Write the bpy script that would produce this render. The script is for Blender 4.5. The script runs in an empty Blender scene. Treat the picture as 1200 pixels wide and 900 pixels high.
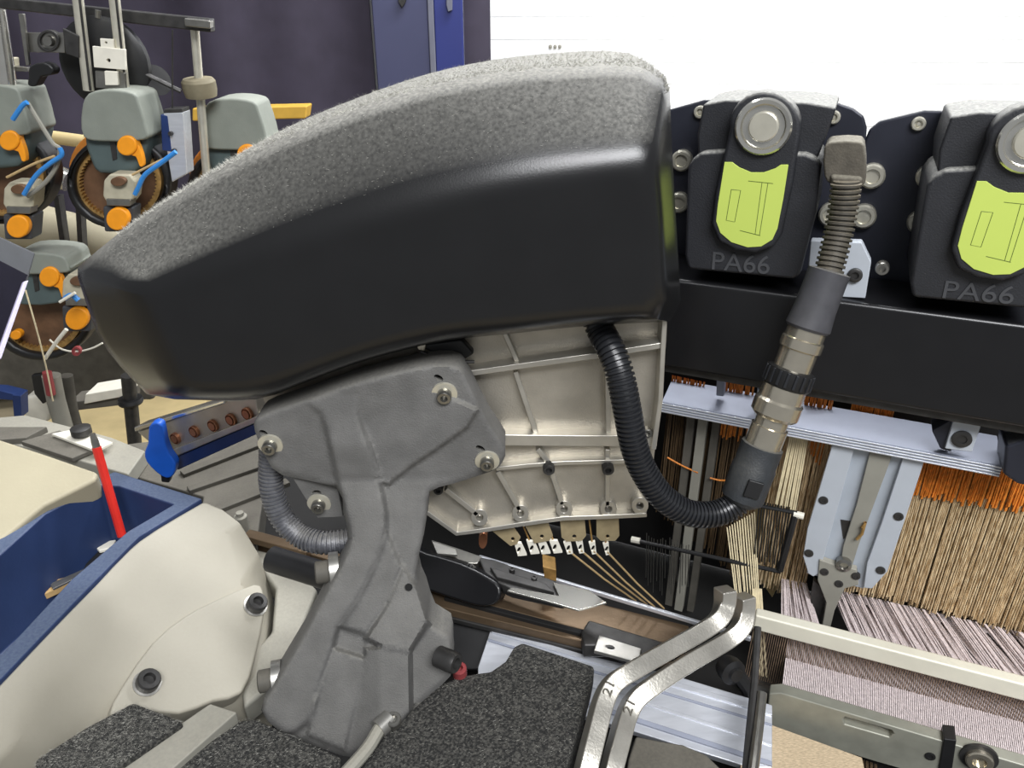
import bpy, bmesh, math, random
from mathutils import Vector, Matrix
random.seed(7)
S = bpy.context.scene
COL = S.collection
V = Vector
# ------------------------------------------------------------------ camera
PITCH = math.radians(27.0); FPX = 900.0
CAM = V((0, 0, 1.45))
FW = V((0, math.cos(PITCH), -math.sin(PITCH))); RT = V((1, 0, 0)); UP = V((0, math.sin(PITCH), math.cos(PITCH)))
cd = bpy.data.cameras.new('camera'); cd.sensor_width = 36; cd.lens = 36 * FPX / 1200; cd.clip_start = .01
cam = bpy.data.objects.new('camera', cd); COL.objects.link(cam)
cam.location = CAM; cam.rotation_euler = (math.pi / 2 - PITCH, 0, 0)
S.camera = cam
# ------------------------------------------------------------------ light
w = bpy.data.worlds.new('world'); S.world = w; w.use_nodes = True
w.node_tree.nodes['Background'].inputs[0].default_value = (.93, .96, 1, 1)
w.node_tree.nodes['Background'].inputs[1].default_value = .26
def area(name, loc, size, sy, power, col, target):
    l = bpy.data.lights.new(name, 'AREA'); l.shape = 'RECTANGLE'; l.size = size; l.size_y = sy; l.energy = power; l.color = col
    o = bpy.data.objects.new(name, l); COL.objects.link(o); o.location = loc
    o.rotation_euler = (V(target) - V(loc)).to_track_quat('-Z', 'Y').to_euler()
area('ceiling_lamp_row', (.5, 1.4, 3.4), 3.2, .35, 46, (.97, .98, 1), (.5, 1.3, 0))
area('ceiling_lamp_row_front', (.55, -1.25, 3.1), 1.7, .8, 98, (.97, .98, 1), (.3, .2, .8))
area('added_wall_lamp', (1.3, 2.2, 3.2), 2.6, .3, 130, (.97, .98, 1), (1.2, 2.8, 1.0))  # added lamp, only there to overexpose the white wall
S.view_settings.view_transform = 'Standard'; S.view_settings.look = 'None'
S.view_settings.exposure = 0.08; S.view_settings.gamma = 1; S.view_settings.use_curve_mapping = False

# ------------------------------------------------------------------ materials
def lin(c):
    return tuple(((x / 255) / 12.92 if x / 255 <= .04045 else ((x / 255 + .055) / 1.055) ** 2.4) for x in c)
MATS = {}
def M(name, rgb, rough=.5, metal=0., var=.12, vs=60, bump=0., bs=400, dust=None, stretch=None, rgb2=None, coat=0., thr=None, trans=0.):
    if name in MATS: return MATS[name]
    m = bpy.data.materials.new(name); m.use_nodes = True
    nt = m.node_tree; N = nt.nodes; L = nt.links; b = N['Principled BSDF']
    c = lin(rgb)
    tc = N.new('ShaderNodeTexCoord'); src = tc.outputs['Object']
    if stretch:
        mp = N.new('ShaderNodeMapping'); mp.inputs['Scale'].default_value = stretch
        L.new(src, mp.inputs[0]); src = mp.outputs[0]
    nz = N.new('ShaderNodeTexNoise'); nz.inputs['Scale'].default_value = vs; nz.inputs['Detail'].default_value = 5
    L.new(src, nz.inputs['Vector'])
    cr = N.new('ShaderNodeValToRGB')
    lo, hi = thr or (.3, .7)
    cr.color_ramp.elements[0].position = lo; cr.color_ramp.elements[1].position = hi
    c2 = lin(rgb2) if rgb2 else tuple(min(1, x * (1 + var)) for x in c)
    c1 = c if rgb2 else tuple(x * (1 - var) for x in c)
    cr.color_ramp.elements[0].color = (*c1, 1); cr.color_ramp.elements[1].color = (*c2, 1)
    L.new(nz.outputs['Fac'], cr.inputs[0])
    out = cr.outputs[0]
    b.inputs['Roughness'].default_value = rough; b.inputs['Metallic'].default_value = metal
    if coat: b.inputs['Coat Weight'].default_value = coat
    if trans: b.inputs['Transmission Weight'].default_value = trans
    if dust:
        dcol, amt, d0, d1 = dust
        g = N.new('ShaderNodeNewGeometry'); sx = N.new('ShaderNodeSeparateXYZ'); L.new(g.outputs['Normal'], sx.inputs[0])
        mr = N.new('ShaderNodeMapRange'); mr.inputs[1].default_value = d0; mr.inputs[2].default_value = d1
        mr.inputs[4].default_value = amt; L.new(sx.outputs['Z'], mr.inputs[0])
        n2 = N.new('ShaderNodeTexNoise'); n2.inputs['Scale'].default_value = 420; n2.inputs['Detail'].default_value = 4
        L.new(tc.outputs['Object'], n2.inputs['Vector'])
        m2 = N.new('ShaderNodeMapRange'); m2.inputs[1].default_value = .3; m2.inputs[2].default_value = .7
        m2.inputs[3].default_value = .45; m2.inputs[4].default_value = 1.15
        L.new(n2.outputs['Fac'], m2.inputs[0])
        mu = N.new('ShaderNodeMath'); mu.operation = 'MULTIPLY'; mu.use_clamp = True
        L.new(mr.outputs[0], mu.inputs[0]); L.new(m2.outputs[0], mu.inputs[1])
        mx = N.new('ShaderNodeMix'); mx.data_type = 'RGBA'
        L.new(mu.outputs[0], mx.inputs[0]); L.new(out, mx.inputs[6]); mx.inputs[7].default_value = (*lin(dcol), 1)
        out = mx.outputs[2]
        rr = N.new('ShaderNodeMapRange'); rr.inputs[3].default_value = rough; rr.inputs[4].default_value = .95
        L.new(mu.outputs[0], rr.inputs[0]); L.new(rr.outputs[0], b.inputs['Roughness'])
    L.new(out, b.inputs['Base Color'])
    if bump:
        nb = N.new('ShaderNodeTexNoise'); nb.inputs['Scale'].default_value = bs; nb.inputs['Detail'].default_value = 3
        L.new(src, nb.inputs['Vector'])
        bp = N.new('ShaderNodeBump'); bp.inputs['Strength'].default_value = bump; bp.inputs['Distance'].default_value = .001
        L.new(nb.outputs['Fac'], bp.inputs['Height']); L.new(bp.outputs[0], b.inputs['Normal'])
    MATS[name] = m
    return m
DUST = (150, 148, 140)
M('cover', (24, 24, 25), .27, 0, .08, 30, .06, 900, dust=((160, 158, 150), .95, .53, 1.0))
M('lint', (176, 174, 165), .95, 0, .2)
M('cast', (102, 101, 99), .72, .1, .16, 45, .5, 900, dust=((140, 137, 128), .5, .2, .9))
M('alu', (186, 180, 168), .42, .72, .14, 35, .25, 700)
M('alu_rib', (200, 196, 186), .34, .75, .1, 60)
M('alu_bright', (214, 217, 224), .3, .55, .08, 25, stretch=(1, 8, 8))
M('rail_alu', (146, 151, 166), .5, .2, .06, 40)
M('bar_alu', (200, 196, 186), .33, .8, .18, 40, .2, 500)
M('steel', (150, 148, 142), .3, .9, .15, 80)
M('steel_dark', (70, 69, 68), .45, .6, .25, 80)
M('chrome', (222, 220, 212), .18, .9, .05)
M('nickel', (212, 204, 186), .22, .9, .08, 60)
M('black', (26, 26, 27), .45, 0, .15, 60)
M('black_gloss', (22, 22, 24), .28, 0, .1, 40)
M('blackmod', (38, 39, 43), .5, 0, .12, 60, .3, 900, dust=((165, 164, 158), .85, .25, .8))
M('plate_black', (46, 48, 58), .42, .3, .1, 40, dust=((165, 164, 158), .5, .6, 1))
M('void', (12, 11, 11), .8, 0, .3, 30)
M('conduit', (34, 35, 38), .32, 0, .15, 60)
M('conduit_dusty', (70, 66, 58), .55, 0, .25, 200, dust=((150, 140, 120), .6, .2, .9))
M('boot', (46, 49, 52), .5, 0, .15, 100, .3, 700, dust=((120, 116, 106), .5, .3, .9))
M('sleeve', (66, 66, 70), .5, 0, .15, 100, dust=((130, 126, 116), .45, .3, .9))
M('elbow', (84, 79, 70), .85, 0, .2, 150, .4, 700, dust=((150, 145, 130), .6, .1, .9))
M('green', (194, 212, 100), .55, 0, .03, 20)
M('ink', (70, 90, 30), .6, 0, 0)
M('emboss', (66, 67, 70), .6, 0, .1)
M('cream', (156, 151, 137), .55, 0, .05, 18, .15, 300, dust=((168, 164, 152), .35, .5, 1))
M('cream_top', (164, 156, 132), .6, 0, .05, 14, .15, 300)
M('tray', (36, 52, 88), .5, 0, .12, 25, .1, 300, dust=((98, 110, 128), .6, .7, 1))
M('blue', (30, 92, 196), .42, 0, .1, 40)
M('blue_dark', (36, 58, 110), .4, .2, .1, 40)
M('tube_blue', (52, 132, 206), .4, 0, .1, 40)
M('red', (205, 44, 34), .4, 0, .1, 60)
M('pink', (150, 64, 66), .6, 0, .15, 60)
M('orange', (244, 156, 26), .5, 0, .06, 60)
M('orange_rub', (196, 122, 44), .6, 0, .2, 60)
M('feeder', (130, 135, 126), .6, 0, .08, 30, .2, 600, dust=((150, 152, 142), .5, .3, .9))
M('feeder_low', (78, 92, 92), .55, 0, .1, 30)
M('beige', (178, 172, 150), .65, 0, .12, 60, dust=((196, 188, 166), .5, .4, .9))
M('brass', (176, 140, 84), .5, .5, .3, 120)
M('brown_disc', (104, 76, 54), .55, .1, .3, 50)
M('copper', (172, 118, 88), .38, .7, .2, 80)
M('curtain', (54, 49, 64), .85, 0, .14, 12, .2, 500)
M('wall', (240, 241, 240), .6, 0, .01, 4)
M('bluedoor', (64, 67, 96), .5, 0, .06, 6)
M('bluedoor_b', (38, 48, 112), .5, 0, .06, 6)
M('seamgrey', (112, 114, 128), .5, .3, .08, 20)
M('yellow', (206, 164, 66), .55, 0, .1, 30)
M('floor', (150, 138, 112), .8, 0, .14, 6, .2, 40)
M('cardboard', (196, 176, 128), .85, 0, .1, 14)
M('greypaint', (140, 138, 128), .65, 0, .1, 30, dust=((176, 170, 155), .4, .4, 1))
M('greydark', (88, 85, 78), .7, .1, .25, 30, dust=((120, 115, 104), .5, .5, 1))
M('felt', (34, 34, 33), .95, 0, .3, 520, 1., 700, rgb2=(104, 102, 96), thr=(.42, .8))
M('felt_edge', (52, 56, 66), .6, 0, .2, 100)
M('brownsteel', (116, 98, 78), .36, .6, .2, 25, .15, 300)
M('whiteplastic', (226, 222, 208), .5, 0, .06, 60)
M('bracketgrey', (186, 192, 200), .5, .15, .05, 40)
M('clearplate', (176, 184, 194), .35, .2, .06, 40)
M('wire', (150, 118, 76), .45, .2, .5, 90, stretch=(14, 14, 1), thr=(.35, .65), rgb2=(252, 232, 192))
M('wire_dark', (92, 74, 52), .6, .3, .5, 90, stretch=(14, 14, 1))
M('wire_orange', (210, 126, 44), .6, 0, .4, 200, stretch=(3, 3, 1))
M('yarn_cream', (216, 202, 166), .8, 0, .15, 120)
M('yarn_tan', (176, 150, 106), .8, 0, .2, 120)
M('yarn_lilac', (216, 203, 202), .8, 0, .25, 300, stretch=(3, 1, 1))
M('yarn_dark', (34, 30, 32), .8, 0, .2)
M('reedwire', (150, 128, 108), .45, .5, .3, 200)
M('reedcap', (226, 222, 204), .45, .1, .05, 40)
M('cloth', (196, 176, 146), .85, 0, .22, 300, .6, 500, stretch=(1, 3, 1))
M('temple', (150, 150, 138), .45, .35, .14, 50)
M('screen', (20, 18, 30), .2, 0, .1)
M('framegrey', (62, 64, 68), .5, 0, .1, 60)
M('edgewhite', (206, 200, 226), .3, .2, .03)
M('wood', (178, 146, 96), .7, 0, .2, 80)
M('tan_plate', (168, 152, 118), .5, .3, .2, 80)
M('weight', (128, 120, 98), .7, .1, .15, 60)
M('rail_steel', (216, 212, 196), .3, .6, .1, 60)
M('wash', (176, 174, 168), .35, .8, .1, 100)
M('hose', (96, 97, 102), .38, .3, .3, 160, .5, 500, dust=((150, 146, 136), .45, .3, .9))
M('bed', (20, 19, 18), .8, 0, .3, 20)  # colour darkened to read as the unlit void between parts

# ------------------------------------------------------------------ projection into the place
def ray(px, py): return FW + RT * ((px - 600) / FPX) + UP * ((450 - py) / FPX)
def P(px, py, d): return CAM + ray(px, py) * d
def PY(px, py, y):
    r = ray(px, py); return CAM + r * ((y - CAM.y) / r.y)
def PZ(px, py, z):
    r = ray(px, py); return CAM + r * ((z - CAM.z) / r.z)
def PX_(p): return (p - CAM).dot(FW) / FPX      # metres per pixel at p
class Plane:
    def __init__(s, o, n):
        s.o = V(o); s.n = V(n).normalized()
        if s.n.dot(s.o - CAM) < 0: s.n = -s.n
    def p(s, px, py, off=0.):
        r = ray(px, py); o = s.o + s.n * off
        return CAM + r * ((o - CAM).dot(s.n) / r.dot(s.n))
def pl3(a, b, c): return Plane(a, (b - a).cross(c - a))
def VY(y): return Plane((0, y, 1), (0, 1, 0))
def HZ(z): return Plane((0, 0, z), (0, 0, 1))
YAW = math.radians(23)
LX = V((math.cos(YAW), -math.sin(YAW), 0)); LY = V((math.sin(YAW), math.cos(YAW), 0)); LZ = V((0, 0, 1))
def VL(p): return Plane(p, LY)

# ------------------------------------------------------------------ object helpers
WL = {}
EMPT = []
def tag(o, label=None, cat=None, group=None, kind=None):
    if label: o['label'] = label
    if cat: o['category'] = cat
    if group: o['group'] = group
    if kind: o['kind'] = kind
    return o
def thing(name, label, cat, group=None):
    o = bpy.data.objects.new(name, None); COL.objects.link(o); o.empty_display_size = .02
    WL[o] = V((0, 0, 0)); EMPT.append(o)
    return tag(o, label, cat, group)
def mk(name, vs, fs, mat, parent=None, bevel=0., seg=2, angle=35, smooth=True):
    vs = [V(v) for v in vs]
    mn = V((min(v.x for v in vs), min(v.y for v in vs), min(v.z for v in vs)))
    mx = V((max(v.x for v in vs), max(v.y for v in vs), max(v.z for v in vs)))
    c = V(((mn.x + mx.x) / 2, (mn.y + mx.y) / 2, mn.z))
    me = bpy.data.meshes.new(name); me.from_pydata([v - c for v in vs], [], fs)
    bm = bmesh.new(); bm.from_mesh(me)
    bmesh.ops.recalc_face_normals(bm, faces=bm.faces); bm.to_mesh(me); bm.free()
    me.materials.append(MATS[mat])
    if smooth:
        me.polygons.foreach_set('use_smooth', [True] * len(me.polygons))
        me.set_sharp_from_angle(angle=math.radians(angle))
    o = bpy.data.objects.new(name, me); COL.objects.link(o)
    WL[o] = c; o.location = c - (WL[parent] if parent else V((0, 0, 0)))
    if parent: o.parent = parent
    if bevel:
        b = o.modifiers.new('bevel', 'BEVEL'); b.width = bevel; b.segments = seg; b.limit_method = 'ANGLE'
        b.angle_limit = math.radians(30); b.harden_normals = smooth
    return o
def sm(pts, n=4, closed=False):
    out = []; N = len(pts)
    rng = range(N) if closed else range(N - 1)
    pts = [V(p) for p in pts]
    for i in rng:
        if closed: a, b, c, d = pts[i - 1], pts[i], pts[(i + 1) % N], pts[(i + 2) % N]
        else: a, b, c, d = pts[max(i - 1, 0)], pts[i], pts[i + 1], pts[min(i + 2, N - 1)]
        for k in range(n):
            t = k / n
            out.append(.5 * ((2 * b) + (c - a) * t + (2 * a - 5 * b + 4 * c - d) * t * t + (3 * b - a - 3 * c + d) * t ** 3))
    if not closed: out.append(pts[-1])
    return out
def circ(cx, cy, rx, ry=None, n=24, rot=0):
    ry = ry or rx; c, s = math.cos(rot), math.sin(rot)
    o = []
    for k in range(n):
        a = 2 * math.pi * k / n; x, y = rx * math.cos(a), ry * math.sin(a)
        o.append((cx + x * c - y * s, cy + x * s + y * c))
    return o
def slab(name, pts, pl, thick, mat, parent=None, bevel=0., off=0., holes=(), seg=2, smooth=True, dirn=None):
    """outline seen at its own depth on plane pl, given real thickness away from the viewer"""
    n = dirn if dirn is not None else pl.n
    if not holes:
        f = [pl.p(*q[:2], off) for q in pts]; k = len(f)
        vs = f + [v + n * thick for v in f]
        fs = [list(range(k)), list(range(2 * k - 1, k - 1, -1))] + [[i, (i + 1) % k, k + (i + 1) % k, k + i] for i in range(k)]
        return mk(name, vs, fs, mat, parent, bevel, seg, smooth=smooth)
    loops = [[pl.p(*q[:2], off) for q in L] for L in [pts] + list(holes)]
    bm = bmesh.new(); E = []; idx = []
    for L in loops:
        bv = [bm.verts.new(v) for v in L]; idx.append(bv)
        E += [bm.edges.new((bv[i], bv[(i + 1) % len(bv)])) for i in range(len(bv))]
    bmesh.ops.triangle_fill(bm, use_beauty=True, edges=E, use_dissolve=False)
    bm.verts.index_update()
    vs = [v.co.copy() for v in bm.verts]; k = len(vs)
    ff = [[v.index for v in f.verts] for f in bm.faces]
    fs = ff + [[k + i for i in reversed(f)] for f in ff]
    for bv in idx:
        for i in range(len(bv)):
            a, b = bv[i].index, bv[(i + 1) % len(bv)].index; fs.append([a, b, k + b, k + a])
    bm.free()
    vs += [v + n * thick for v in vs]
    return mk(name, vs, fs, mat, parent, bevel, seg, smooth=smooth)
def frames(pts):
    T = []
    for i in range(len(pts)):
        a = pts[max(i - 1, 0)]; b = pts[min(i + 1, len(pts) - 1)]; T.append((b - a).normalized())
    u = T[0].orthogonal().normalized(); U = []
    for t in T:
        u = (u - t * u.dot(t)).normalized(); U.append((u, t.cross(u)))
    return T, U
def tube(name, pts, r, mat, parent=None, seg=12, u0=None, ang0=0., sq=None, bevel=0, angle=35):
    pts = [V(p) for p in pts]; T, U = frames(pts)
    if u0 is not None:
        u = V(u0); U = []
        for t in T:
            u = (V(u0) - t * V(u0).dot(t)).normalized(); U.append((u, t.cross(u)))
    rs = r if isinstance(r, (list, tuple)) else [r] * len(pts)
    vs = []; fs = []
    for i, p in enumerate(pts):
        a, b = U[i]
        if sq:
            for sx, sy in ((1, 1), (-1, 1), (-1, -1), (1, -1)): vs.append(p + a * sx * sq[0] + b * sy * sq[1])
        else:
            for k in range(seg):
                an = ang0 + 2 * math.pi * k / seg; vs.append(p + (a * math.cos(an) + b * math.sin(an)) * rs[i])
    n = 4 if sq else seg
    for i in range(len(pts) - 1):
        for k in range(n): fs.append([i * n + k, i * n + (k + 1) % n, (i + 1) * n + (k + 1) % n, (i + 1) * n + k])
    fs += [list(range(n))[::-1], [(len(pts) - 1) * n + k for k in range(n)]]
    return mk(name, vs, fs, mat, parent, bevel, angle=angle)
def lathe(name, o, ax, prof, mat, parent=None, seg=24, angle=35, bevel=0):
    """prof: (radius, height along ax)"""
    o = V(o); ax = V(ax).normalized(); u = ax.orthogonal().normalized(); v = ax.cross(u)
    vs = []; fs = []
    for r, h in prof:
        for k in range(seg):
            a = 2 * math.pi * k / seg; vs.append(o + ax * h + (u * math.cos(a) + v * math.sin(a)) * max(r, 1e-5))
    for i in range(len(prof) - 1):
        for k in range(seg): fs.append([i * seg + k, i * seg + (k + 1) % seg, (i + 1) * seg + (k + 1) % seg, (i + 1) * seg + k])
    fs += [list(range(seg)), [(len(prof) - 1) * seg + k for k in range(seg)]]
    return mk(name, vs, fs, mat, parent, bevel, angle=angle)
def box(name, c, sx, sy, sz, mat, parent=None, ax=(RT, V((0, 1, 0)), V((0, 0, 1))), bevel=0.):
    c = V(c); vs = []
    for k in (-1, 1):
        for j in (-1, 1):
            for i in (-1, 1): vs.append(c + ax[0] * sx * i / 2 + ax[1] * sy * j / 2 + ax[2] * sz * k / 2)
    fs = [[0, 1, 3, 2], [4, 6, 7, 5], [0, 4, 5, 1], [2, 3, 7, 6], [0, 2, 6, 4], [1, 5, 7, 3]]
    return mk(name, vs, fs, mat, parent, bevel)
def bar2(name, a, b, wv, hv, mat, parent=None, bevel=0.):
    """bar from a to b; a,b lie on the near upper edge, wv and hv are the section's edge vectors"""
    a, b, wv, hv = V(a), V(b), V(wv), V(hv)
    vs = [a, b, a + wv, b + wv, a + hv, b + hv, a + wv + hv, b + wv + hv]
    fs = [[0, 1, 3, 2], [4, 6, 7, 5], [0, 4, 5, 1], [2, 3, 7, 6], [0, 2, 6, 4], [1, 5, 7, 3]]
    return mk(name, vs, fs, mat, parent, bevel)
def hexbolt(pos, ax, r, h, mat='steel_dark', parent=None, washer=None, name='bolt', wr=1.5):
    ax = V(ax).normalized()
    b = lathe(name, pos, ax, [(r, -.002), (r, h * .85), (r * .88, h), (r * .52, h), (r * .5, h * .45), (0, h * .45)], mat, parent, 20)
    if washer: lathe('washer', V(pos), ax, [(r * wr, -.001), (r * wr, r * .16), (r * .9, r * .2)], washer, b, 24)
    return b
def strands(name, segs, r, mat, parent=None, sides=3):
    vs = []; fs = []
    for s in segs:
        s = [V(p) for p in s]
        T = (s[-1] - s[0]).normalized(); u = T.orthogonal().normalized(); v = T.cross(u); base = len(vs)
        for p in s:
            for k in range(sides):
                a = 2 * math.pi * k / sides; vs.append(p + (u * math.cos(a) + v * math.sin(a)) * r)
        for i in range(len(s) - 1):
            for k in range(sides):
                fs.append([base + i * sides + k, base + i * sides + (k + 1) % sides, base + (i + 1) * sides + (k + 1) % sides, base + (i + 1) * sides + k])
    return mk(name, vs, fs, mat, parent, smooth=False)
def corr(name, pts, r, pitch, mat, parent=None, seg=18, depth=.14):
    """corrugated tube along smooth pts"""
    pts = [V(p) for p in pts]; Ls = [0]
    for i in range(1, len(pts)): Ls.append(Ls[-1] + (pts[i] - pts[i - 1]).length)
    n = int(Ls[-1] / pitch); out = []; rs = []
    prof = [(0, 1), (.45, 1), (.55, 1 - depth), (.95, 1 - depth)]
    def at(s):
        for i in range(1, len(pts)):
            if Ls[i] >= s: return pts[i - 1].lerp(pts[i], (s - Ls[i - 1]) / max(Ls[i] - Ls[i - 1], 1e-9))
        return pts[-1]
    for k in range(n):
        for f, q in prof: out.append(at((k + f) * Ls[-1] / n)); rs.append(r * q)
    return tube(name, out, rs, mat, parent, seg, angle=50)
from mathutils.bvhtree import BVHTree
def hit(o, px, py):
    vs = [v.co + WL[o] for v in o.data.vertices]; t_ = BVHTree.FromPolygons(vs, [list(p.vertices) for p in o.data.polygons])
    loc, nrm, i, d = t_.ray_cast(CAM, ray(px, py).normalized()); return Plane(loc, nrm)
def text(name, body, pl, px, py, px2, py2, hpx, mat, parent=None, off=0., depth=.0006, up=None):
    c = bpy.data.curves.new(name, 'FONT'); c.body = body; c.size = 1; c.extrude = .02; c.align_x = 'LEFT'
    o = bpy.data.objects.new(name, c); COL.objects.link(o)
    dg = bpy.context.evaluated_depsgraph_get(); dg.update()
    me = bpy.data.meshes.new_from_object(o.evaluated_get(dg)); bpy.data.objects.remove(o)
    a = pl.p(px, py, off); b = pl.p(px2, py2, off); x = b - a
    wd = max(v.co.x for v in me.vertices); ht = max(v.co.y for v in me.vertices)
    yv = -pl.n.cross(x).normalized()
    if yv.dot(up or UP) < 0: yv = -yv
    hh = hpx * PX_(a)
    vs = [a + x * (v.co.x / wd) + yv * (v.co.y / ht * hh) - pl.n * (depth if v.co.z > 0 else -.001) for v in me.vertices]
    fs = [list(p.vertices) for p in me.polygons]
    return mk(name, vs, fs, mat, parent, smooth=False)
def pxpath(pl, pts, off=0.): return [pl.p(x, y, off) for x, y in pts]
def line_part(name, pl, pts, off, wpx, mat, parent):
    q = pxpath(pl, pts, off); r = wpx * PX_(q[0]) / 2
    return tube(name, q, r, mat, parent, 4)
# ================================================================== setting
def struct(o): o['kind'] = 'structure'; return o
struct(box('floor', (0, 1.2, -.05), 8, 5, .1, 'floor'))
YW = 2.95
wl = struct(box('wall_back', (0, YW + .06, 1.4), 8, .08, 2.8, 'wall'))
wp = VY(YW)
zs = [.2 + .165 * k for k in range(16)]
ztop = PY(640, 20, YW).z; zmid = PY(640, 47, YW).z; dz = ztop - zmid
for k in range(-2, 7):
    z0 = zmid - dz * k
    if z0 < .3: break
    box('panel', (1.9, YW + .012, z0 + dz / 2), 4.2, .022, dz - .0016, 'wall', wl, bevel=.0006)
for px in (645, 650.5, 656): lathe('rivet', PY(px, 54.5, YW), (0, -1, 0), [(.007, -.002), (.006, .003), (0, .004)], 'greypaint', wl, 10)
# dark curtain with folds
def curtain(name, x0, x1, y, label):
    n = 60; vs = []; fs = []
    for i in range(n + 1):
        x = x0 + (x1 - x0) * i / n; yy = y + .02 * math.sin(x * 9) + .012 * math.sin(x * 23 + 1)
        for z in (.06, 2.3): vs.append((x, yy, z))
    m = len(vs)
    vs += [(v[0], v[1] + .01, v[2]) for v in vs]
    for i in range(n):
        a = 2 * i; fs += [[a, a + 2, a + 3, a + 1], [m + a + 1, m + a + 3, m + a + 2, m + a], [a, m + a, m + a + 2, a + 2], [a + 1, a + 3, m + a + 3, m + a + 1]]
    fs += [[0, 1, m + 1, m], [2 * n, m + 2 * n, m + 2 * n + 1, 2 * n + 1]]
    return tag(mk(name, vs, fs, 'curtain', smooth=True, angle=60), label, 'curtain')
YC = 2.6
xa = PY(437, 50, YC).x; xb = PY(543, 50, YC).x; xc = PY(575, 50, YC).x
curtain('dark_curtain', -2.6, xa - .004, YC, 'wide dark purple curtain behind the yarn feeders')
curtain('dark_curtain', xb + .004, xc, YC, 'narrow dark purple curtain strip between blue cabinet and white wall')
t = thing('blue_cabinet', 'tall blue metal cabinet between the dark curtains', 'cabinet')
cy = YC - .03
box('body', ((xa + xb) / 2, cy + .16, 1.05), xb - xa - .012, .28, 2.1, 'bluedoor', t, bevel=.004)
x1 = PY(503, 40, cy).x; x2 = PY(510, 40, cy).x; x0 = PY(439, 40, cy).x; x3 = PY(543, 40, cy).x
d1 = box('door', ((x0 + x1) / 2, cy, 1.07), x1 - x0, .03, 2.04, 'bluedoor', t, bevel=.004)
d2 = box('door', ((x2 + x3) / 2, cy, 1.07), x3 - x2, .03, 2.04, 'bluedoor_b', t, bevel=.004)
box('seam_strip', ((x1 + x2) / 2, cy - .005, 1.07), x2 - x1, .03, 2.04, 'seamgrey', t, bevel=.003)
pl = VY(cy - .016)
slab('latch', [(466, -6), (477, -6), (475, 3), (471, 9), (467, 3)], pl, .012, 'steel_dark', d1, off=-.012, bevel=.002)
slab('latch', [(523, -6), (530, -6), (530, 12), (525, 14), (523, 6)], pl, .012, 'seamgrey', d2, off=-.012, bevel=.002)
o = slab('yellow_beam', [(225, 127), (360, 124), (358, 139), (225, 142)], VY(2.2), .06, 'yellow', bevel=.004)
tag(o, 'yellow horizontal beam behind the rear feeder', 'beam')
# machine bed under everything
t = thing('loom_bed', 'near-black machine bed under the loom parts', 'loom frame')
box('bed_plate', (.12, .62, .79), 1.5, .74, .05, 'bed', t, bevel=.004)
box('pedestal', (-.45, .60, .383), .3, .6, .764, 'bed', t, bevel=.01)
box('pedestal', (.62, .60, .383), .3, .6, .764, 'bed', t, bevel=.01)
# ================================================================== black cover
t = thing('machine_cover', 'large curved black plastic cover with dusty lint on top', 'cover')
def resamp(pts, n):
    pts = sm([(x, y, 0) for x, y in pts], 6); Ls = [0]
    for i in range(1, len(pts)): Ls.append(Ls[-1] + (pts[i] - pts[i - 1]).length)
    out = []
    for k in range(n):
        s = Ls[-1] * k / (n - 1); i = 1
        while i < len(Ls) - 1 and Ls[i] < s: i += 1
        out.append(pts[i - 1].lerp(pts[i], (s - Ls[i - 1]) / (Ls[i] - Ls[i - 1])))
    return [(p.x, p.y) for p in out]
fr_top = [(152, 338), (200, 320), (300, 288), (400, 258), (500, 230), (600, 206), (700, 189), (745, 183), (760, 185)]
ou_top = [(93, 315), (150, 268), (220, 221), (300, 177), (400, 134), (500, 102), (600, 84), (700, 77), (745, 78), (764, 83), (777, 95)]
bk_top = [(91, 313), (150, 265), (220, 218), (300, 171), (400, 129), (500, 96), (600, 77), (700, 69), (745, 70), (766, 76), (779, 89)]
fr_rt = [(768, 196), (774, 260), (779, 350)]
ou_rt = [(782, 112), (788, 200), (796, 355)]
bk_rt = [(785, 108), (789, 200), (798, 355)]
fr_bt = [(768, 374), (690, 379), (600, 389), (520, 397), (430, 419), (360, 444), (300, 464), (225, 466)]
ou_bt = [(784, 377), (690, 382), (600, 391), (520, 400), (430, 422), (360, 447), (300, 468), (205, 468)]
fr_lf = [(205, 458), (184, 405), (156, 345)]
ou_lf = [(172, 462), (120, 402), (91, 325)]
def ring(top, rt, bt, lf): return resamp(top, 26) + resamp(rt, 8) + resamp(bt, 26) + resamp(lf, 8)
def ringpts(r, y): return [PY(p[0], p[1], y) for p in r]
rg = ring(fr_top, fr_rt, fr_bt, fr_lf); ro = ring(ou_top, ou_rt, ou_bt, ou_lf); rb = ring(bk_top, bk_rt, ou_bt, ou_lf)
A = ringpts(rg, .470); B = ringpts(ro, .515); Cc = ringpts(rb, .545); D = [p + V((0, .075, 0)) for p in Cc]
n = len(A)
def inset(R, d):
    out = []; c = sum(R, V((0, 0, 0))) / len(R)
    for i in range(len(R)):
        e1 = (R[i] - R[i - 1]).normalized(); e2 = (R[(i + 1) % len(R)] - R[i]).normalized()
        n1 = V((e1.z, 0, -e1.x)); n2 = V((e2.z, 0, -e2.x)); m = n1 + n2
        m = m.normalized() / max(.55, math.sqrt(max(.0, (1 + n1.dot(n2)) / 2)))
        out.append(R[i] + m * d)
    return out
sgn = 1 if (sum(inset(A, .004), V()) / n - A[0]).length and (inset(A, .004)[10].z < A[10].z) else -1
A0 = inset(A, .013 * sgn)
for _ in range(3): A0 = [(A0[i - 1] + A0[i] * 2 + A0[(i + 1) % n]) / 4 for i in range(n)]
A1 = [a.lerp(b_, .30) for a, b_ in zip(A, B)]; B0 = [a.lerp(b_, .86) for a, b_ in zip(A, B)]; B1 = [b_.lerp(c_, .8) for b_, c_ in zip(B, Cc)]
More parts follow.
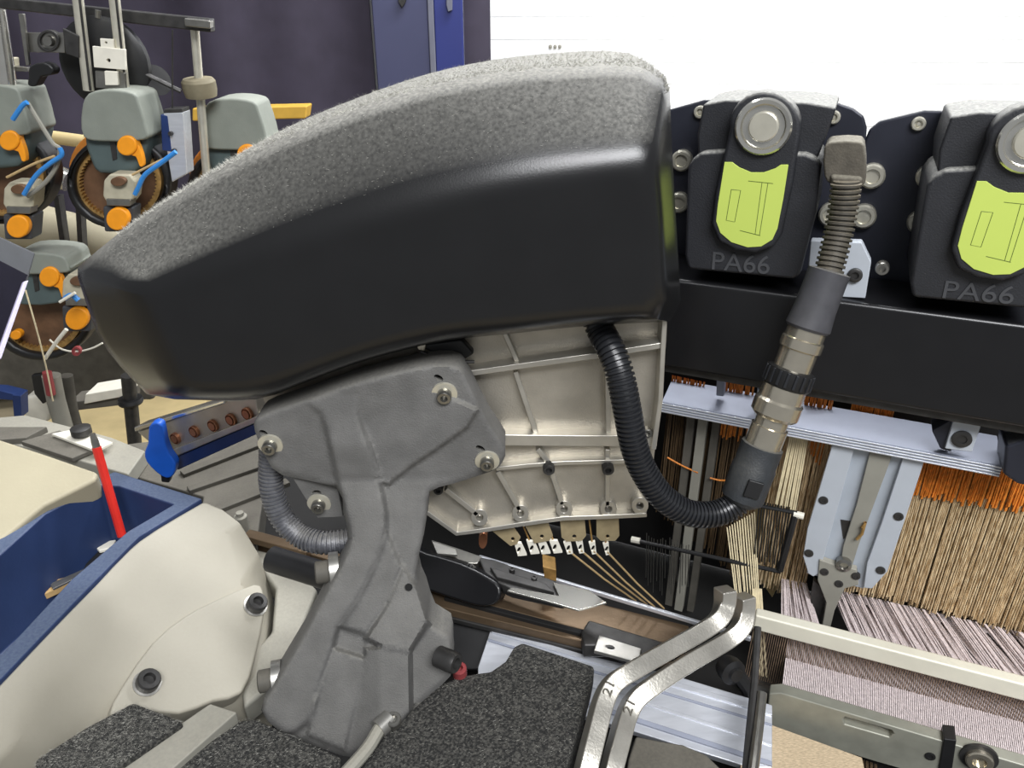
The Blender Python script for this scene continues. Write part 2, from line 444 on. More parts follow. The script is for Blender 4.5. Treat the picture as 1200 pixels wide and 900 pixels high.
def bez(p, q, r, t_): return p * (1 - t_) ** 2 + q * 2 * t_ * (1 - t_) + r * t_ * t_
rings = [[bez(p, q, r, k / 7) for p, q, r in zip(A0, A, A1)] for k in range(8)] + [[bez(p, q, r, k / 5) for p, q, r in zip(B0, B, B1)] for k in range(6)] + [Cc, D]
vs = [p for r in rings for p in r]; fs = [list(range(n)), [(len(rings) - 1) * n + i for i in range(n)][::-1]]
for k in range(len(rings) - 1):
    for i in range(n): fs.append([k * n + i, k * n + (i + 1) % n, (k + 1) * n + (i + 1) % n, (k + 1) * n + i])
shell = mk('shell', vs, fs, 'cover', t, angle=50)
# lint fibres
def fuzz(name, pts, n, ln, parent, up=V((0, 0, 1)), mat='lint', wd=.00022):
    vs = []; fs = []
    for k in range(n):
        p = pts(); d = (up * random.uniform(.2, 1) + V((random.uniform(-1, 1), random.uniform(-1, 1), random.uniform(-.3, .6)))).normalized() * ln * random.uniform(.3, 1)
        s = V((1, .2, .2)).cross(d).normalized() * wd; q = p + d + V((random.uniform(-1, 1), 0, random.uniform(-1, 1))) * ln * .3
        i = len(vs); vs += [p - s, p + s, q]; fs.append([i, i + 1, i + 2])
    o = mk(name, vs, fs, mat, parent, smooth=False); o['kind'] = 'stuff'; return o
tn = 25.9
def toppt():
    f = random.uniform(2, tn); i = int(f); u = f - i; q = random.random()
    a = B[i].lerp(B[i + 1], u); c = Cc[i].lerp(Cc[i + 1], u); d = D[i].lerp(D[i + 1], u)
    return a.lerp(c, q * 2) if q < .5 else c.lerp(d, q * 2 - 1)
fuzz('lint', toppt, 9000, .0036, t)
def uppt():
    f = random.uniform(1, 25); i = int(f); u = f - i; q = random.uniform(.04, 1) ** .6
    return A[i].lerp(A[i + 1], u).lerp(B[i].lerp(B[i + 1], u), q)
fuzz('lint', uppt, 3000, .0020, t, up=V((0, -.3, .3)), wd=.00010)
# ================================================================== aluminium casting under the cover
CY = VY(.535)
t = thing('ribbed_casting', 'ribbed aluminium fan-shaped casting under the black cover', 'casting')
out = [(306, 462), (455, 395), (783, 362), (781, 400), (775, 470), (768, 525), (760, 590), (757, 606), (714, 608), (660, 610), (610, 617), (566, 624), (535, 628), (497, 598), (440, 556), (330, 520)]
bos = [(562, 607), (610, 602), (661, 597), (713, 597), (750, 593)]
slab('plate', out, CY, .012, 'alu', t, bevel=.001, holes=[circ(x, y, 4, n=12) for x, y in bos])
for x, y in bos:
    slab('boss', circ(x, y, 10, n=20), CY, .007, 'alu_rib', t, off=-.006, holes=[circ(x, y, 4.2, n=14)], bevel=.0006)
def rib(pts, wpx, h=.006, mat='alu_rib', name='rib'):
    q = []
    L = [V((x, y, 0)) for x, y in pts]
    T, U = frames(L)
    up = []; dn = []
    for i, p in enumerate(L):
        nrm = V((-T[i].y, T[i].x, 0)) * wpx / 2; up.append(p + nrm); dn.append(p - nrm)
    return slab(name, [(v.x, v.y) for v in up + dn[::-1]], CY, h + .001, mat, t, bevel=.0008, off=-h)
rib([(543, 439), (620, 428), (700, 417), (776, 405)], 7, .012, name='flange')
rib([(585, 516), (680, 517), (770, 517)], 13, .010, name='flange')
rib([(581, 550), (620, 546), (660, 543), (740, 541)], 5, .008, name='flange')
rib([(779, 372), (774, 470), (766, 527)], 6, .014, name='edge_flange')
rib([(500, 601), (535, 626), (566, 622), (610, 615), (660, 608), (714, 606), (758, 604)], 5, .007, name='rim')
for a, b in (((590, 388), (606, 424)), ((604, 436), (628, 508)), ((710, 398), (712, 410)), ((712, 422), (713, 508)), ((522, 574), (560, 604)), ((583, 553), (609, 598)), ((630, 527), (645, 545)),
             ((645, 550), (659, 592)), ((712, 527), (712, 594))): rib([a, b], 6)
for x, y in ((643, 547), (712, 547), (572, 541)): hexbolt(CY.p(x, y, -.008), (0, -1, 0), 7.4 * .00066, .006, 'steel_dark', t)
hexbolt(CY.p(758, 506, -.008), (0, -1, 0), .004, .004, 'steel', t)
hexbolt(CY.p(514, 572, -.003), (0, -1, 0), .004, .005, 'steel_dark', t)
for pp, h in (([(576, 622), (600, 615), (610, 630), (606, 638), (598, 640)], (601, 632)), ([(614, 614), (641, 609), (648, 628), (644, 634), (626, 637)], (635, 629)),
              ([(656, 607), (685, 606), (687, 628), (682, 634), (664, 635), (658, 630)], (673, 629)), ([(699, 606), (725, 605), (726, 628), (721, 634), (704, 634), (699, 629)], (712, 629))):
    slab('guide_plate', pp, CY, .002, 'tan_plate', t, off=.004, bevel=.0004, holes=[circ(*h, 2.4, n=10)])
# sensor clip peeking out under the cover
t = thing('sensor_clip', 'small black wired sensor between cover and casting', 'sensor')
slab('body', [(488, 405), (540, 398), (556, 415), (545, 422), (515, 418)], VY(.52), .01, 'black', t, bevel=.002)
slab('clip', [(487, 404), (500, 402), (498, 412), (490, 411)], VY(.517), .006, 'nickel', t, bevel=.001)
tube('wire', pxpath(VY(.518), [(493, 412), (512, 420), (540, 424), (556, 424)]), .0014, 'steel_dark', t, 8)
# ================================================================== selector needles and weft yarns
exy = [(608, 645), (623, 643), (636, 643), (650, 642), (666, 643), (680, 642), (695, 643), (711, 644)]
ordn = ['first', 'second', 'third', 'fourth', 'fifth', 'sixth', 'seventh', 'eighth']
ends = {4: (745, 704), 5: (758, 708), 6: (767, 711), 7: (778, 713)}
for i, (x, y) in enumerate(exy):
    t = thing('yarn_needle', f'{ordn[i]} white yarn needle eyelet from the left under the casting', 'needle', 'row of white needle eyelets')
    pl = VY(.541); k = (i - 3.5) / 3.5
    w = 7 - 1.2 * abs(k) if k < 0 else 6 - 1.5 * k; sl = -4 * (k < 0) + 2 * k
    slab('eyelet', [(x - w, y - 7 + sl * .4), (x + w * .5, y - 8), (x + w + sl * -.6, y + 6), (x - w * .2, y + 7)], pl, .003, 'whiteplastic', t, bevel=.0007,
         holes=[circ(x, y, 2.0, 4.0, 12, rot=.35)])
    tube('rod', [pl.p(x - 1, y - 6, .0015), pl.p(x - 16 + 13 * (i / 7), 606, .004)], .0008, 'brass', t, 6)
for i, e in ends.items():
    a = VY(.541).p(exy[i][0] + 1, exy[i][1] + 3, .0); b = PZ(e[0], e[1], .905)
    tag(tube('weft_yarn', [a, a.lerp(b, .5) + V((0, 0, -.002)), b], .0009, 'yarn_tan', None, 6), f'tan weft yarn running down from the {ordn[i]} white needle eyelet', 'yarn', 'weft yarns below the needles')
# ================================================================== grey cast bracket arm
BY = VY(.497)
AP = pl3(PY(400, 560, .497), PY(540, 560, .497), PY(380, 860, .42))
t = thing('cast_bracket', 'dusty grey cast metal bracket arm holding the cover', 'bracket')
slots = [circ(*c, 6, 3.4, 12, rot=.5) for c in ((514, 443), (563, 526), (309, 508))]
from mathutils.geometry import delaunay_2d_cdt
def pdist(p, poly):
    x, y = p; best = 1e9; ins = False; j = len(poly) - 1
    for i in range(len(poly)):
        ax_, ay_ = poly[i]; bx_, by_ = poly[j]; dx_, dy_ = bx_ - ax_, by_ - ay_
        u = max(0, min(1, ((x - ax_) * dx_ + (y - ay_) * dy_) / (dx_ * dx_ + dy_ * dy_ + 1e-9)))
        best = min(best, (ax_ + u * dx_ - x) ** 2 + (ay_ + u * dy_ - y) ** 2)
        if (ay_ > y) != (by_ > y) and x < dx_ * (y - ay_) / (dy_ or 1e-9) + ax_: ins = not ins
        j = i
    d = math.sqrt(best); return d if ins else -d
def sst(d, w_):
    u = max(0, min(1, d / w_ + .5)); return u * u * (3 - 2 * u)
def cast_mesh(name, outline, hts, base, thick, step=4, holes=(), rnd=5, feats=()):
    """a cast piece: outline at its own place, face relief from the height function hts (metres toward the viewer)"""
    vsx = list(outline); E = [(i, (i + 1) % len(outline)) for i in range(len(outline))]
    for h in holes:
        k = len(vsx); vsx += h; E += [(k + i, k + (i + 1) % len(h)) for i in range(len(h))]
    xs = [p[0] for p in outline]; ys_ = [p[1] for p in outline]
    y = min(ys_)
    while y < max(ys_):
        x = min(xs)
        while x < max(xs):
            d = pdist((x, y), outline)
            if d > step * .5 and all(pdist((x, y), h) < -step * .4 for h in holes): vsx.append((x, y))
            x += step
        y += step
    for L_ in feats:
        for i in range(len(L_)):
            a_, b_ = V(L_[i]), V(L_[(i + 1) % len(L_)]); m_ = max(1, int((b_ - a_).length / 3))
            for k in range(m_):
                for o_ in (-3, 0, 3):
                    nv = V((-(b_ - a_).y, (b_ - a_).x)).normalized() * o_; q_ = a_.lerp(b_, k / m_) + nv
                    if pdist((q_.x, q_.y), outline) > 2 and all(pdist((q_.x, q_.y), h) < -2 for h in holes): vsx.append((q_.x, q_.y))
    r = delaunay_2d_cdt([V(p) for p in vsx], E, [], 1, 1e-4)
    P2, F = r[0], [f for f in r[2]]
    keep = []
    for f in F:
        c = ((sum(P2[i].x for i in f)) / len(f), sum(P2[i].y for i in f) / len(f))
        if pdist(c, outline) > 0 and all(pdist(c, h) < 0 for h in holes): keep.append(list(f))
    fr_ = []; bk_ = []
    for p in P2:
        e = pdist((p.x, p.y), outline)
        rd = -.003 * (1 - min(1, max(0, e) / rnd)) ** 2
        pl = BY if p.y < 560 else AP
        fr_.append(pl.p(p.x, p.y, -hts(p.x, p.y) - rd)); bk_.append(pl.p(p.x, p.y, base) + V((0, thick, 0)))
    k = len(P2); cnt = {}
    for f in keep:
        for i in range(len(f)):
            e = (f[i], f[(i + 1) % len(f)]); cnt[e] = cnt.get(e, 0) + 1
    fs = keep + [[k + i for i in reversed(f)] for f in keep]
    for (i, j) in cnt:
        if (j, i) not in cnt: fs.append([j, i, k + i, k + j])
    return mk(name, fr_ + bk_, fs, 'cast', t, angle=50)
S2 = lambda L, n_=2: [(v.x, v.y) for v in sm([(x, y, 0) for x, y in L], n_, True)]
OUT = S2([(299, 492), (314, 482), (360, 467), (408, 450), (467, 434), (512, 426), (538, 430), (550, 450), (573, 495), (592, 524), (588, 543), (574, 553), (530, 567), (504, 576), (500, 600), (497, 625), (487, 672), (496, 700),
      (507, 732), (526, 744), (529, 770), (528, 792), (506, 812), (482, 834), (455, 862), (422, 888), (380, 878), (330, 858), (306, 832), (320, 800), (350, 750), (374, 704), (396, 664), (408, 632), (402, 600), (394, 571), (331, 557), (312, 537), (299, 506)])
RIB = S2([(360, 470), (376, 484), (388, 530), (398, 575), (404, 600), (410, 632), (398, 664), (376, 704), (352, 750), (322, 800), (305, 835), (330, 862), (362, 846), (372, 812), (391, 758), (397, 735), (417, 706), (440, 661), (453, 618), (449, 580), (436, 530), (420, 486), (412, 450)])
WEB = [(420, 480), (470, 440), (560, 480), (548, 501), (510, 528), (480, 548), (456, 568), (446, 566)]
MID = [(453, 622), (470, 664), (457, 704), (429, 743), (397, 734), (417, 706), (440, 661)]
STEP = [(392, 760), (427, 771), (424, 800), (404, 880), (360, 862), (368, 822)]
NOTCH = [(396, 736), (428, 746), (427, 770), (391, 758)]
BLK = [(472, 664), (490, 690), (502, 728), (480, 764), (448, 758), (428, 748), (456, 706)]
FRT = [(448, 758), (481, 764), (482, 840), (440, 880), (404, 882), (424, 800), (428, 760)]
SID = [(481, 764), (506, 728), (530, 742), (532, 800), (482, 838)]
def ht(x, y):
    q = (x, y); h = 0.
    h += .0085 * sst(pdist(q, RIB), 9) * min(1, max(0, (y - 462) / 60))
    dw = pdist(q, WEB)
    if dw > -5: h += .0065 * sst(dw, 5) * max(0, min(1, 1 - abs((x - 456) * .55 + (y - 568) * .84) / 75))
    if y > 600:
        h += .0045 * sst(pdist(q, MID), 6) + .006 * sst(pdist(q, STEP), 6) - .002 * sst(pdist(q, NOTCH), 5)
        d = pdist(q, BLK)
        if d > -6: h += (.004 + .010 * max(0, min(1, (y - 664) / 100))) * sst(d, 6)
        h += .012 * sst(pdist(q, FRT), 5) * max(0, min(1, (x - 405) / 40)) - .006 * sst(pdist(q, SID), 5)
    return h
cast_mesh('casting_body', OUT, ht, 0, .024, 4, holes=slots, feats=(RIB, WEB, MID, STEP, NOTCH, BLK, FRT, SID))
slab('ear', [(340, 556), (395, 567), (402, 606), (372, 607), (358, 585)], BY, .016, 'cast', t, bevel=.003, off=.006, holes=[circ(371, 578, 5, 3, 10)])
lathe('hole_shade', AP.p(479, 688, -.0085), -AP.n, [(.003, 0), (.003, .0003), (.0001, .0003)], 'void', t, 12)  # flat near-black disc, shade of a hole given as colour
for x, y in ((521, 461), (571, 540), (317, 521), (374, 590)):
    hexbolt(BY.p(x, y, 0 if x != 374 else .006), (0, -1, -.15), .0054, .007, 'steel', t, 'rail_steel', wr=1.75)
sd = (AP.p(300, 800) - AP.p(400, 800)).normalized()
for x, y in ((325, 795), (392, 668)):
    a = AP.p(x, y, .012)
    b = lathe('pin', a, sd + V((0, -.25, .0)), [(.009, -.006), (.009, .014), (.0075, .015), (0, .015)], 'greydark', t, 24)
    lathe('washer', a, sd + V((0, -.25, 0)), [(.0145, -.004), (.0145, .0035), (.010, .004)], 'wash', b, 28)
hexbolt(AP.p(516, 770, -.002), V((.8, -.5, .1)), .0085, .016, 'steel_dark', t)
# ribbed grey hose behind bracket
h = sm([PY(318, 528, .52), PY(318, 570, .515), PY(330, 606, .51), PY(352, 628, .505), PY(380, 636, .50), PY(415, 632, .505)], 8)
tag(corr('ribbed_hose', h, .0098, .0032, 'hose', None, 18, .12), 'short ribbed grey hose curving behind the cast bracket', 'hose')
# ================================================================== selector modules on the right
PM = VL(P(895, 230, .575))
def poly3(pts, n=2): return sm([(x, y, 0) for x, y in pts], n, True)
def solenoid(dx, label):
    t = thing('control_module', label, 'control module', 'black control modules on the beam')
    D = LX * dx
    class Q:                                  # the module plane moved along the beam: same shape, new place
        n = PM.n
        def p(s, x, y, off=0.): return PM.p(x, y, off) + D
    q = Q()
    pt = slab('mounting_plate', [(771, 150), (774, 138), (783, 129), (825, 117), (980, 120), (1000, 127), (1012, 136), (1016, 150), (1008, 240), (1000, 345), (775, 322), (769, 230)], q, .006, 'plate_black', t, bevel=.002, off=.084)
    for x, y, r in ((821, 131, 8), (977, 137, 9)):
        bp = q.p(x, y, .084); b = lathe('screw', bp, -LY, [(.0052, -.001), (.0052, .003), (.0044, .0038), (.003, .0038), (.0028, .0015), (.0015, .0015), (.0012, .003), (0, .003)], 'rail_steel', t, 20)
    for x, y, r in ((800 if dx == 0 else 836, 187, .009), (797 if dx == 0 else 832, 236, .009), (1022, 205, .0098), (1012, 252, .0098), (974, 250, .0098)):
        lathe('nut', q.p(x, y, .084), -LY, [(r, -.001), (r, .006), (r * .85, .0075), (r * .6, .0075), (r * .55, .005), (0, .005)], 'rail_steel', t, 22)
    # hood: front outline and a dusty top that slopes back
    f = [(817, 158), (824, 122), (850, 117), (945, 120), (980, 126), (972, 150), (958, 186), (818, 182)]
    A = [q.p(x, y, .012) for x, y in f]; B = [q.p(x, y, .012) + LY * .066 for x, y in f]
    for i in (1, 2, 3, 4): B[i] = B[i] + V((0, 0, .001))
    n = len(A)
    mk('hood', A + B, [list(range(n)), [n + i for i in range(n)][::-1]] + [[i, (i + 1) % n, n + (i + 1) % n, n + i] for i in range(n)], 'blackmod', t, bevel=.002)
    slab('body', [(806, 196), (812, 186), (822, 178), (850, 176), (945, 180), (957, 185), (962, 196), (956, 250), (938, 322), (930, 328), (806, 316), (802, 300)], q, .075, 'blackmod', t, bevel=.004, off=.004)
    tg = [(855, 150)] + [(896 + 42 * math.cos(a), 148 + 41 * math.sin(a)) for a in [math.radians(k) for k in range(190, 351, 16)]] + [(938, 152), (930, 210), (916, 275), (906, 290), (886, 297), (862, 294), (842, 284), (833, 264), (838, 225)]
    slab('tongue', tg, q, .02, 'blackmod', t, bevel=.003, off=-.004)
    c = q.p(895, 148, -.004)
    bt = lathe('push_button', c, -LY, [(.0195, -.002), (.0198, .003), (.0185, .0045), (.0158, .004), (.0145, .001), (.0125, .001)], 'chrome', t, 40)
    lathe('button_cap', c, -LY, [(.0105, -.001), (.0105, .0035), (.0095, .0042), (0, .0042)], 'rail_steel', bt, 32)
    lb = [(849, 190), (858, 190), (866, 196), (880, 202), (895, 202), (909, 197), (915, 193), (924, 193), (918, 232), (911, 268), (905, 281), (892, 289), (876, 290), (857, 284), (844, 273), (839, 259), (841, 240)]
    gl = slab('label', lb, q, .0015, 'green', t, off=-.0046, bevel=.0003)
    for pts in ([(857, 222), (868, 223), (861, 260), (851, 258), (857, 222)], [(893, 214), (885, 274)], [(900, 214), (890, 276)], [(877, 212), (906, 215)], [(867, 270), (891, 276)]):
        line_part('diagram_line', q, pts, -.0046, .8, 'ink', gl)
    text('embossed_text', 'PA66', q, 832, 315, 901, 321, 21, 'emboss', t, off=.004, depth=.0008)
    return t
solenoid(0, 'black control module with green label wired to the ribbed elbow connector')
bc = PM.p(895, 148); bc2 = PM.p(1196, 165)
solenoid(.166, 'black control module with green label cut off by the right edge')
# silver angle bracket and screw between the modules
t = thing('angle_bracket', 'pale silver angle bracket with a bolt below the elbow connector', 'bracket')
pl = VL(PM.o + LY * .02)
slab('plate', [(950, 282), (1010, 284), (1021, 307), (1014, 350), (944, 346)], pl, .01, 'bracketgrey', t, bevel=.001)
hexbolt(pl.p(1002, 322), -LY, .0055, .003, 'steel_dark', t)
tag(hexbolt(pl.p(1034, 313, .004), -LY, .005, .006, 'steel', None, name='cap_screw'), 'single small steel cap screw right of the silver angle bracket', 'screw')
# black beam
t = thing('black_beam', 'long glossy black box beam below the control modules', 'beam')
BP = VL(PM.o + LY * .012)
a = BP.p(760, 322); b = BP.p(1320, 400); zt = (BP.p(800, 326).z + BP.p(1200, 383).z) / 2; zb = (BP.p(790, 437).z + BP.p(1200, 497).z) / 2
a.z = zt; b.z = zt
bar2('box_profile', a, b, LY * .07, V((0, 0, zb - zt)), 'black_gloss', t, bevel=.004)
bar2('ledge', a + V((0, 0, zb - zt - .0005)) + LY * .008, b + V((0, 0, zb - zt - .0005)) + LY * .008, LY * .05, V((0, 0, -.008)), 'steel_dark', t, bevel=.001)
# ------------------------------------------------------------------ cable
t = thing('corrugated_cable', 'black corrugated cable with metal connector from cover to module', 'cable')
pth = [(694, 358, .520), (702, 383, .515), (717, 412, .500), (727, 441, .490), (735, 480, .484), (743, 522, .482), (755, 553, .482), (776, 582, .482), (804, 600, .484), (832, 603, .488), (854, 596, .492), (872, 583, .495)]
corr('conduit', sm([PY(*p) for p in pth], 8), .0105, .0037, 'conduit', t, 20, .16)
c0 = PY(868, 588, .494); c1 = PY(972, 318, .528)
ax = (c1 - c0).normalized(); LL = (c1 - c0).length
def fr(px, py):      # fraction along the connector axis nearest this point of view
    best = min(range(401), key=lambda k: (lambda p: (600 + FPX * (p - CAM).dot(RT) / (p - CAM).dot(FW) - px) ** 2 + (450 - FPX * (p - CAM).dot(UP) / (p - CAM).dot(FW) - py) ** 2)(c0.lerp(c1, k / 400)))
    return best / 400 * LL
h0, h1, h2, h3, h4, h5, h6, h7, h8 = fr(868, 588), fr(893, 520), fr(903, 500), fr(908, 488), fr(922, 452), fr(928, 433), fr(941, 405), fr(950, 384), LL
R = .0166
bt = lathe('boot', c0, ax, [(R * .78, h0), (R * 1.0, h0 + .004), (R * 1.02, h0 + .03), (R * .97, h0 + .032), (R * .97, h1 - .001), (R * .8, h1)], 'boot', t, 12)
sdv = ax.cross(FW).normalized(); pf = c0 + ax * (h0 + .018) - ax.cross(sdv) * R * (1 if ax.cross(sdv).dot(FW) > 0 else -1)
box('boot_window', pf, .012, .003, .014, 'black', bt, (sdv, ax.cross(sdv), ax), .001)
nk = lathe('neck', c0, ax, [(R * .84, h1 - .002), (R * .84, h2), (R * .74, h2 + .0005), (R * .74, h3), (R * .86, h3 + .001)], 'nickel', t, 28)
lathe('hex_nut', c0, ax, [(R * .9, h3 - .001), (R * 1.1, h3 + .002), (R * 1.1, h3 + .012), (R * 1.0, h3 + .014), (R * .98, h4)], 'nickel', t, 12)
lathe('coupling_ring', c0, ax, [(R * 1.0, h4 - .001), (R * 1.04, h4), (R * 1.04, h5), (R * .9, h5 + .001)], 'black', t, 28)
for k in range(18):
    an = 2 * math.pi * k / 18; u = ax.orthogonal().normalized(); v = ax.cross(u); rv = u * math.cos(an) + v * math.sin(an)
    box('grip_rib', c0 + ax * (h4 + h5) / 2 + rv * R * 1.04, .0022, .002, (h5 - h4) * .9, 'conduit', bpy.data.objects[[o.name for o in t.children if o.name.startswith('coupling_ring')][0]], (ax.cross(rv), rv, ax), .0005)
lathe('metal_sleeve', c0, ax, [(R * .82, h5 - .001), (R * .82, h6 - .004), (R * .93, h6 - .003), (R * .93, h6 + .004), (R * .84, h6 + .005), (R * .84, h7)], 'nickel', t, 28)
lathe('grey_sleeve', c0, ax, [(R * .9, h7 - .002), (R * .98, h7), (R * .9, h7 + .014), (R * .88, h8 - .006), (R * .9, h8), (R * .6, h8 + .001)], 'sleeve', t, 28)
up = [c1 - ax * .004, PY(981, 280, .535), PY(988, 245, .539), PY(992, 212, .541)]
corr('upper_conduit', sm(up, 8), .0104, .0036, 'conduit_dusty', t, 18, .16)
e = PM.p(990, 194, .006)
el = slab('elbow', poly3([(966, 172), (980, 166), (1004, 166), (1013, 172), (1015, 208), (1008, 219), (976, 217), (966, 206)], 2), VL(PM.p(990, 194, -.008)), .03, 'elbow', t, bevel=.004)
slab('elbow_neck', [(972, 205), (1012, 208), (1009, 222), (974, 220)], VL(PM.p(990, 194, -.012)), .02, 'elbow', el, bevel=.003)
# ------------------------------------------------------------------ aluminium rail below the beam
RP = VL(PM.o + LY * .045)
t = thing('profile_rail', 'pale aluminium rail with grooved edge below the black beam', 'rail')
a = RP.p(775, 474); b = RP.p(1176, 543); z = (RP.p(780, 474).z + RP.p(1176, 543).z) / 2; a.z = z; b.z = z
bar2('profile', a, b, LY * .045 + V((0, 0, .004)), V((0, 0, -.010)), 'rail_alu', t, bevel=.0006)
for k in range(4):
    q = V((0, 0, -.0012 - .0027 * k)) - LY * .001
    bar2('ridge', a + q, b + q, LY * .002, V((0, 0, -.0014)), 'alu_bright', t, bevel=.0003)
for x in (840, 888):
    slab('spacer', [(x, 440), (x + 9, 441), (x + 8, 465), (x - 1, 464)], VL(PM.o + LY * .06), .012, 'rail_alu', t, bevel=.001)
slab('hook', [(888, 456), (896, 455), (893, 472), (892, 486), (884, 487), (885, 472)], VL(PM.o + LY * .038), .008, 'bracketgrey', t, bevel=.001)
t = thing('clamp_block', 'small pale clamp block with a socket screw on the rail end', 'clamp')
pl = VL(PM.o + LY * .034)
slab('wedge', [(1092, 505), (1118, 490), (1115, 530), (1102, 526)], pl, .02, 'plate_black', t, bevel=.001, off=.004)
slab('block', [(1118, 491), (1151, 496), (1139, 530), (1107, 526)], pl, .025, 'bracketgrey', t, bevel=.001)
hexbolt(pl.p(1127, 514), -LY, .0075, .002, 'steel_dark', t)
o = slab('end_block', [(1178, 523), (1230, 505), (1230, 575), (1192, 568), (1175, 556)], VL(PM.o + LY * .03), .04, 'plate_black', bevel=.003)
tag(o, 'dark grey end block at the right end of the rail', 'block')
# ================================================================== harness of heddles, warp and reed
PH = VL(PM.o + LY * .085)
def zline(px, py, pl=PH): return pl.p(px, py)
def hed(name, x0, x1, step, y0, y1, mat, r, label, cat='heddles', jit=.006, rows=(0, .012, .024), prob=1.):
    segs = []; x = x0
    while x < x1:
        f = (x - x0) / (x1 - x0); yt = y0[0] + (y0[1] - y0[0]) * f; yb = y1[0] + (y1[1] - y1[0]) * f
        for rw in rows:
            if random.random() > prob: continue
            a = PH.p(x + random.uniform(-1, 1), yt, rw); zb_ = PH.p(x, yb, rw).z + random.uniform(-jit, jit)
            b = V((a.x + random.uniform(-.0015, .0015), a.y, zb_)); m = a.lerp(b, .5) + V((random.uniform(-.0006, .0006), 0, 0)); segs.append([a, m, b])
        x += step
    o = strands(name, segs, r, mat); return tag(o, label, cat, None, 'stuff')
hed('heddle_wires', 1012, 1330, 2.3, (515, 566), (694, 775), 'wire', .0009, 'dense brass heddle wires right of the pale guide bracket')
hed('spring_ends', 1055, 1330, 2.4, (500, 560), (578, 616), 'wire_orange', .0015, 'jagged orange heddle spring ends under the right of the rail', jit=.006, rows=(-.003, .002, .008))
hed('heddle_wires', 785, 838, 2.4, (462, 472), (600, 640), 'wire_dark', .0008, 'dark heddle wires left of the grey column', rows=(0, .012))
hed('heddle_wires', 842, 905, 2.6, (472, 482), (640, 690), 'wire_dark', .0007, 'dark heddle wires between grey column and cable boot', rows=(0, .012))
hed('heddle_wires', 921, 988, 2.6, (478, 492), (690, 712), 'wire', .0009, 'bright brass heddle wires left of the pale guide bracket', rows=(0, .012))
hed('spring_ends', 788, 826, 2.6, (440, 448), (470, 480), 'wire_orange', .0012, 'orange spring ends above the rail beside the casting', rows=(0,))
hed('spring_ends', 848, 884, 2.6, (444, 452), (512, 516), 'wire_orange', .0012, 'orange spring ends behind the metal connector nut', rows=(0,))
hed('spring_ends', 948, 975, 2.4, (450, 470), (520, 545), 'wire_orange', .0012, 'orange spring ends right of the metal connector', rows=(0,))
hed('spring_ends', 1000, 1050, 2.4, (470, 480), (552, 560), 'wire_orange', .0012, 'orange spring ends between the guide bracket plates', rows=(.01,))
# grey column
t = thing('grey_column', 'grey channel column behind the hanging black cable', 'column')
for x, w_, m, of in ((812, 10, 'greydark', .004), (826, 11, 'greypaint', 0), (842, 9, 'greydark', .004)):
    tp = PH.p(x, 480, -.008 + of); pw = w_ * PX_(tp) / 2
    box('strip', (tp.x, tp.y, (tp.z + .83) / 2), pw * 2, .012, tp.z - .83, m, t, (LX, LY, LZ), .0008)
tag(tube('orange_cord', sm([PH.p(782, 536, -.012), PH.p(800, 546, -.012), PH.p(818, 554, -.014)], 4), .0009, 'wire_orange', None, 6), 'thin orange cord left of the grey column', 'cord')
tag(tube('orange_cord', sm([PH.p(832, 560, -.014), PH.p(845, 563, -.012), PH.p(862, 562, -.012)], 4), .0009, 'wire_orange', None, 6), 'thin orange cord right of the grey column', 'cord')
# near-black sheet put in for the shade behind the harness
t = thing('shade_backing', 'near-black backing sheet standing in for shade behind the heddles', 'panel')
pp = PM.o + LY * .16
mid = V((pp.x + .05, pp.y, 1.03)); box('panel', mid, .95, .01, .42, 'void', t, (LX, LY, LZ), .002)
o = slab('cardboard_sheet', [(862, 560), (925, 556), (935, 640), (905, 700), (862, 640)], VL(PM.o + LY * .13), .004, 'cardboard'); tag(o, 'tan cardboard sheet behind the yarns below the cable boot', 'cardboard')
# selvedge yarns
def ys(name, A, B, n, mat, r, label, pa=0., pb=0.):
    segs = []
    for k in range(n):
        f = k / max(n - 1, 1)
        a = PH.p(A[0] + (A[2] - A[0]) * f, A[1] + (A[3] - A[1]) * f, pa); b = PH.p(B[0] + (B[2] - B[0]) * f + random.uniform(-1, 1), B[1] + (B[3] - B[1]) * f, pb); segs.append([a, a.lerp(b, .5), b])
    return tag(strands(name, segs, r, mat, None, 4), label, 'yarn', None, 'stuff')
ys('yarn_sheet', (926, 512, 946, 514), (908, 590, 932, 600), 10, 'yarn_cream', .0009, 'cream yarns hanging right of the cable boot', -.02, -.02)
ys('yarn_sheet', (852, 618, 884, 600), (862, 704, 890, 704), 12, 'yarn_cream', .0008, 'cream yarn sheet between the two thin black rods', -.03, -.05)
ys('yarn_sheet', (882, 690, 892, 690), (884, 800, 902, 838), 8, 'yarn_cream', .0008, 'cream selvedge yarns running down past the bent bars', -.05, -.09)
# thin black leno rods and needles
t = thing('needle_rod', 'thin black rod with upright needles below the hanging cable', 'rod')
q = VL(PM.o + LY * .045)
tube('rod', [q.p(748, 634), q.p(915, 670)], .0022, 'black', t, 8)
tube('rod_tip', [q.p(740, 632), q.p(750, 634)], .0034, 'whiteplastic', t, 10)
for k in range(16):
    x = 757 + k * 3.4 + random.uniform(-1, 1); y = 634 + (x - 748) * .215
    tube('needle', [q.p(x, y - random.uniform(6, 12)), q.p(x - 1, y + random.uniform(34, 58))], .0005, 'steel', t, 4)
t = thing('needle_rod', 'thin black rod with dark hanging needles left of the pale guide bracket', 'rod')
tube('rod', [q.p(886, 592), q.p(934, 601)], .002, 'black', t, 8)
tube('side_arm', [q.p(932, 602), q.p(914, 668)], .0035, 'black', t, 8)
tube('rod_tip', [q.p(930, 602), q.p(942, 605)], .0034, 'whiteplastic', t, 10)
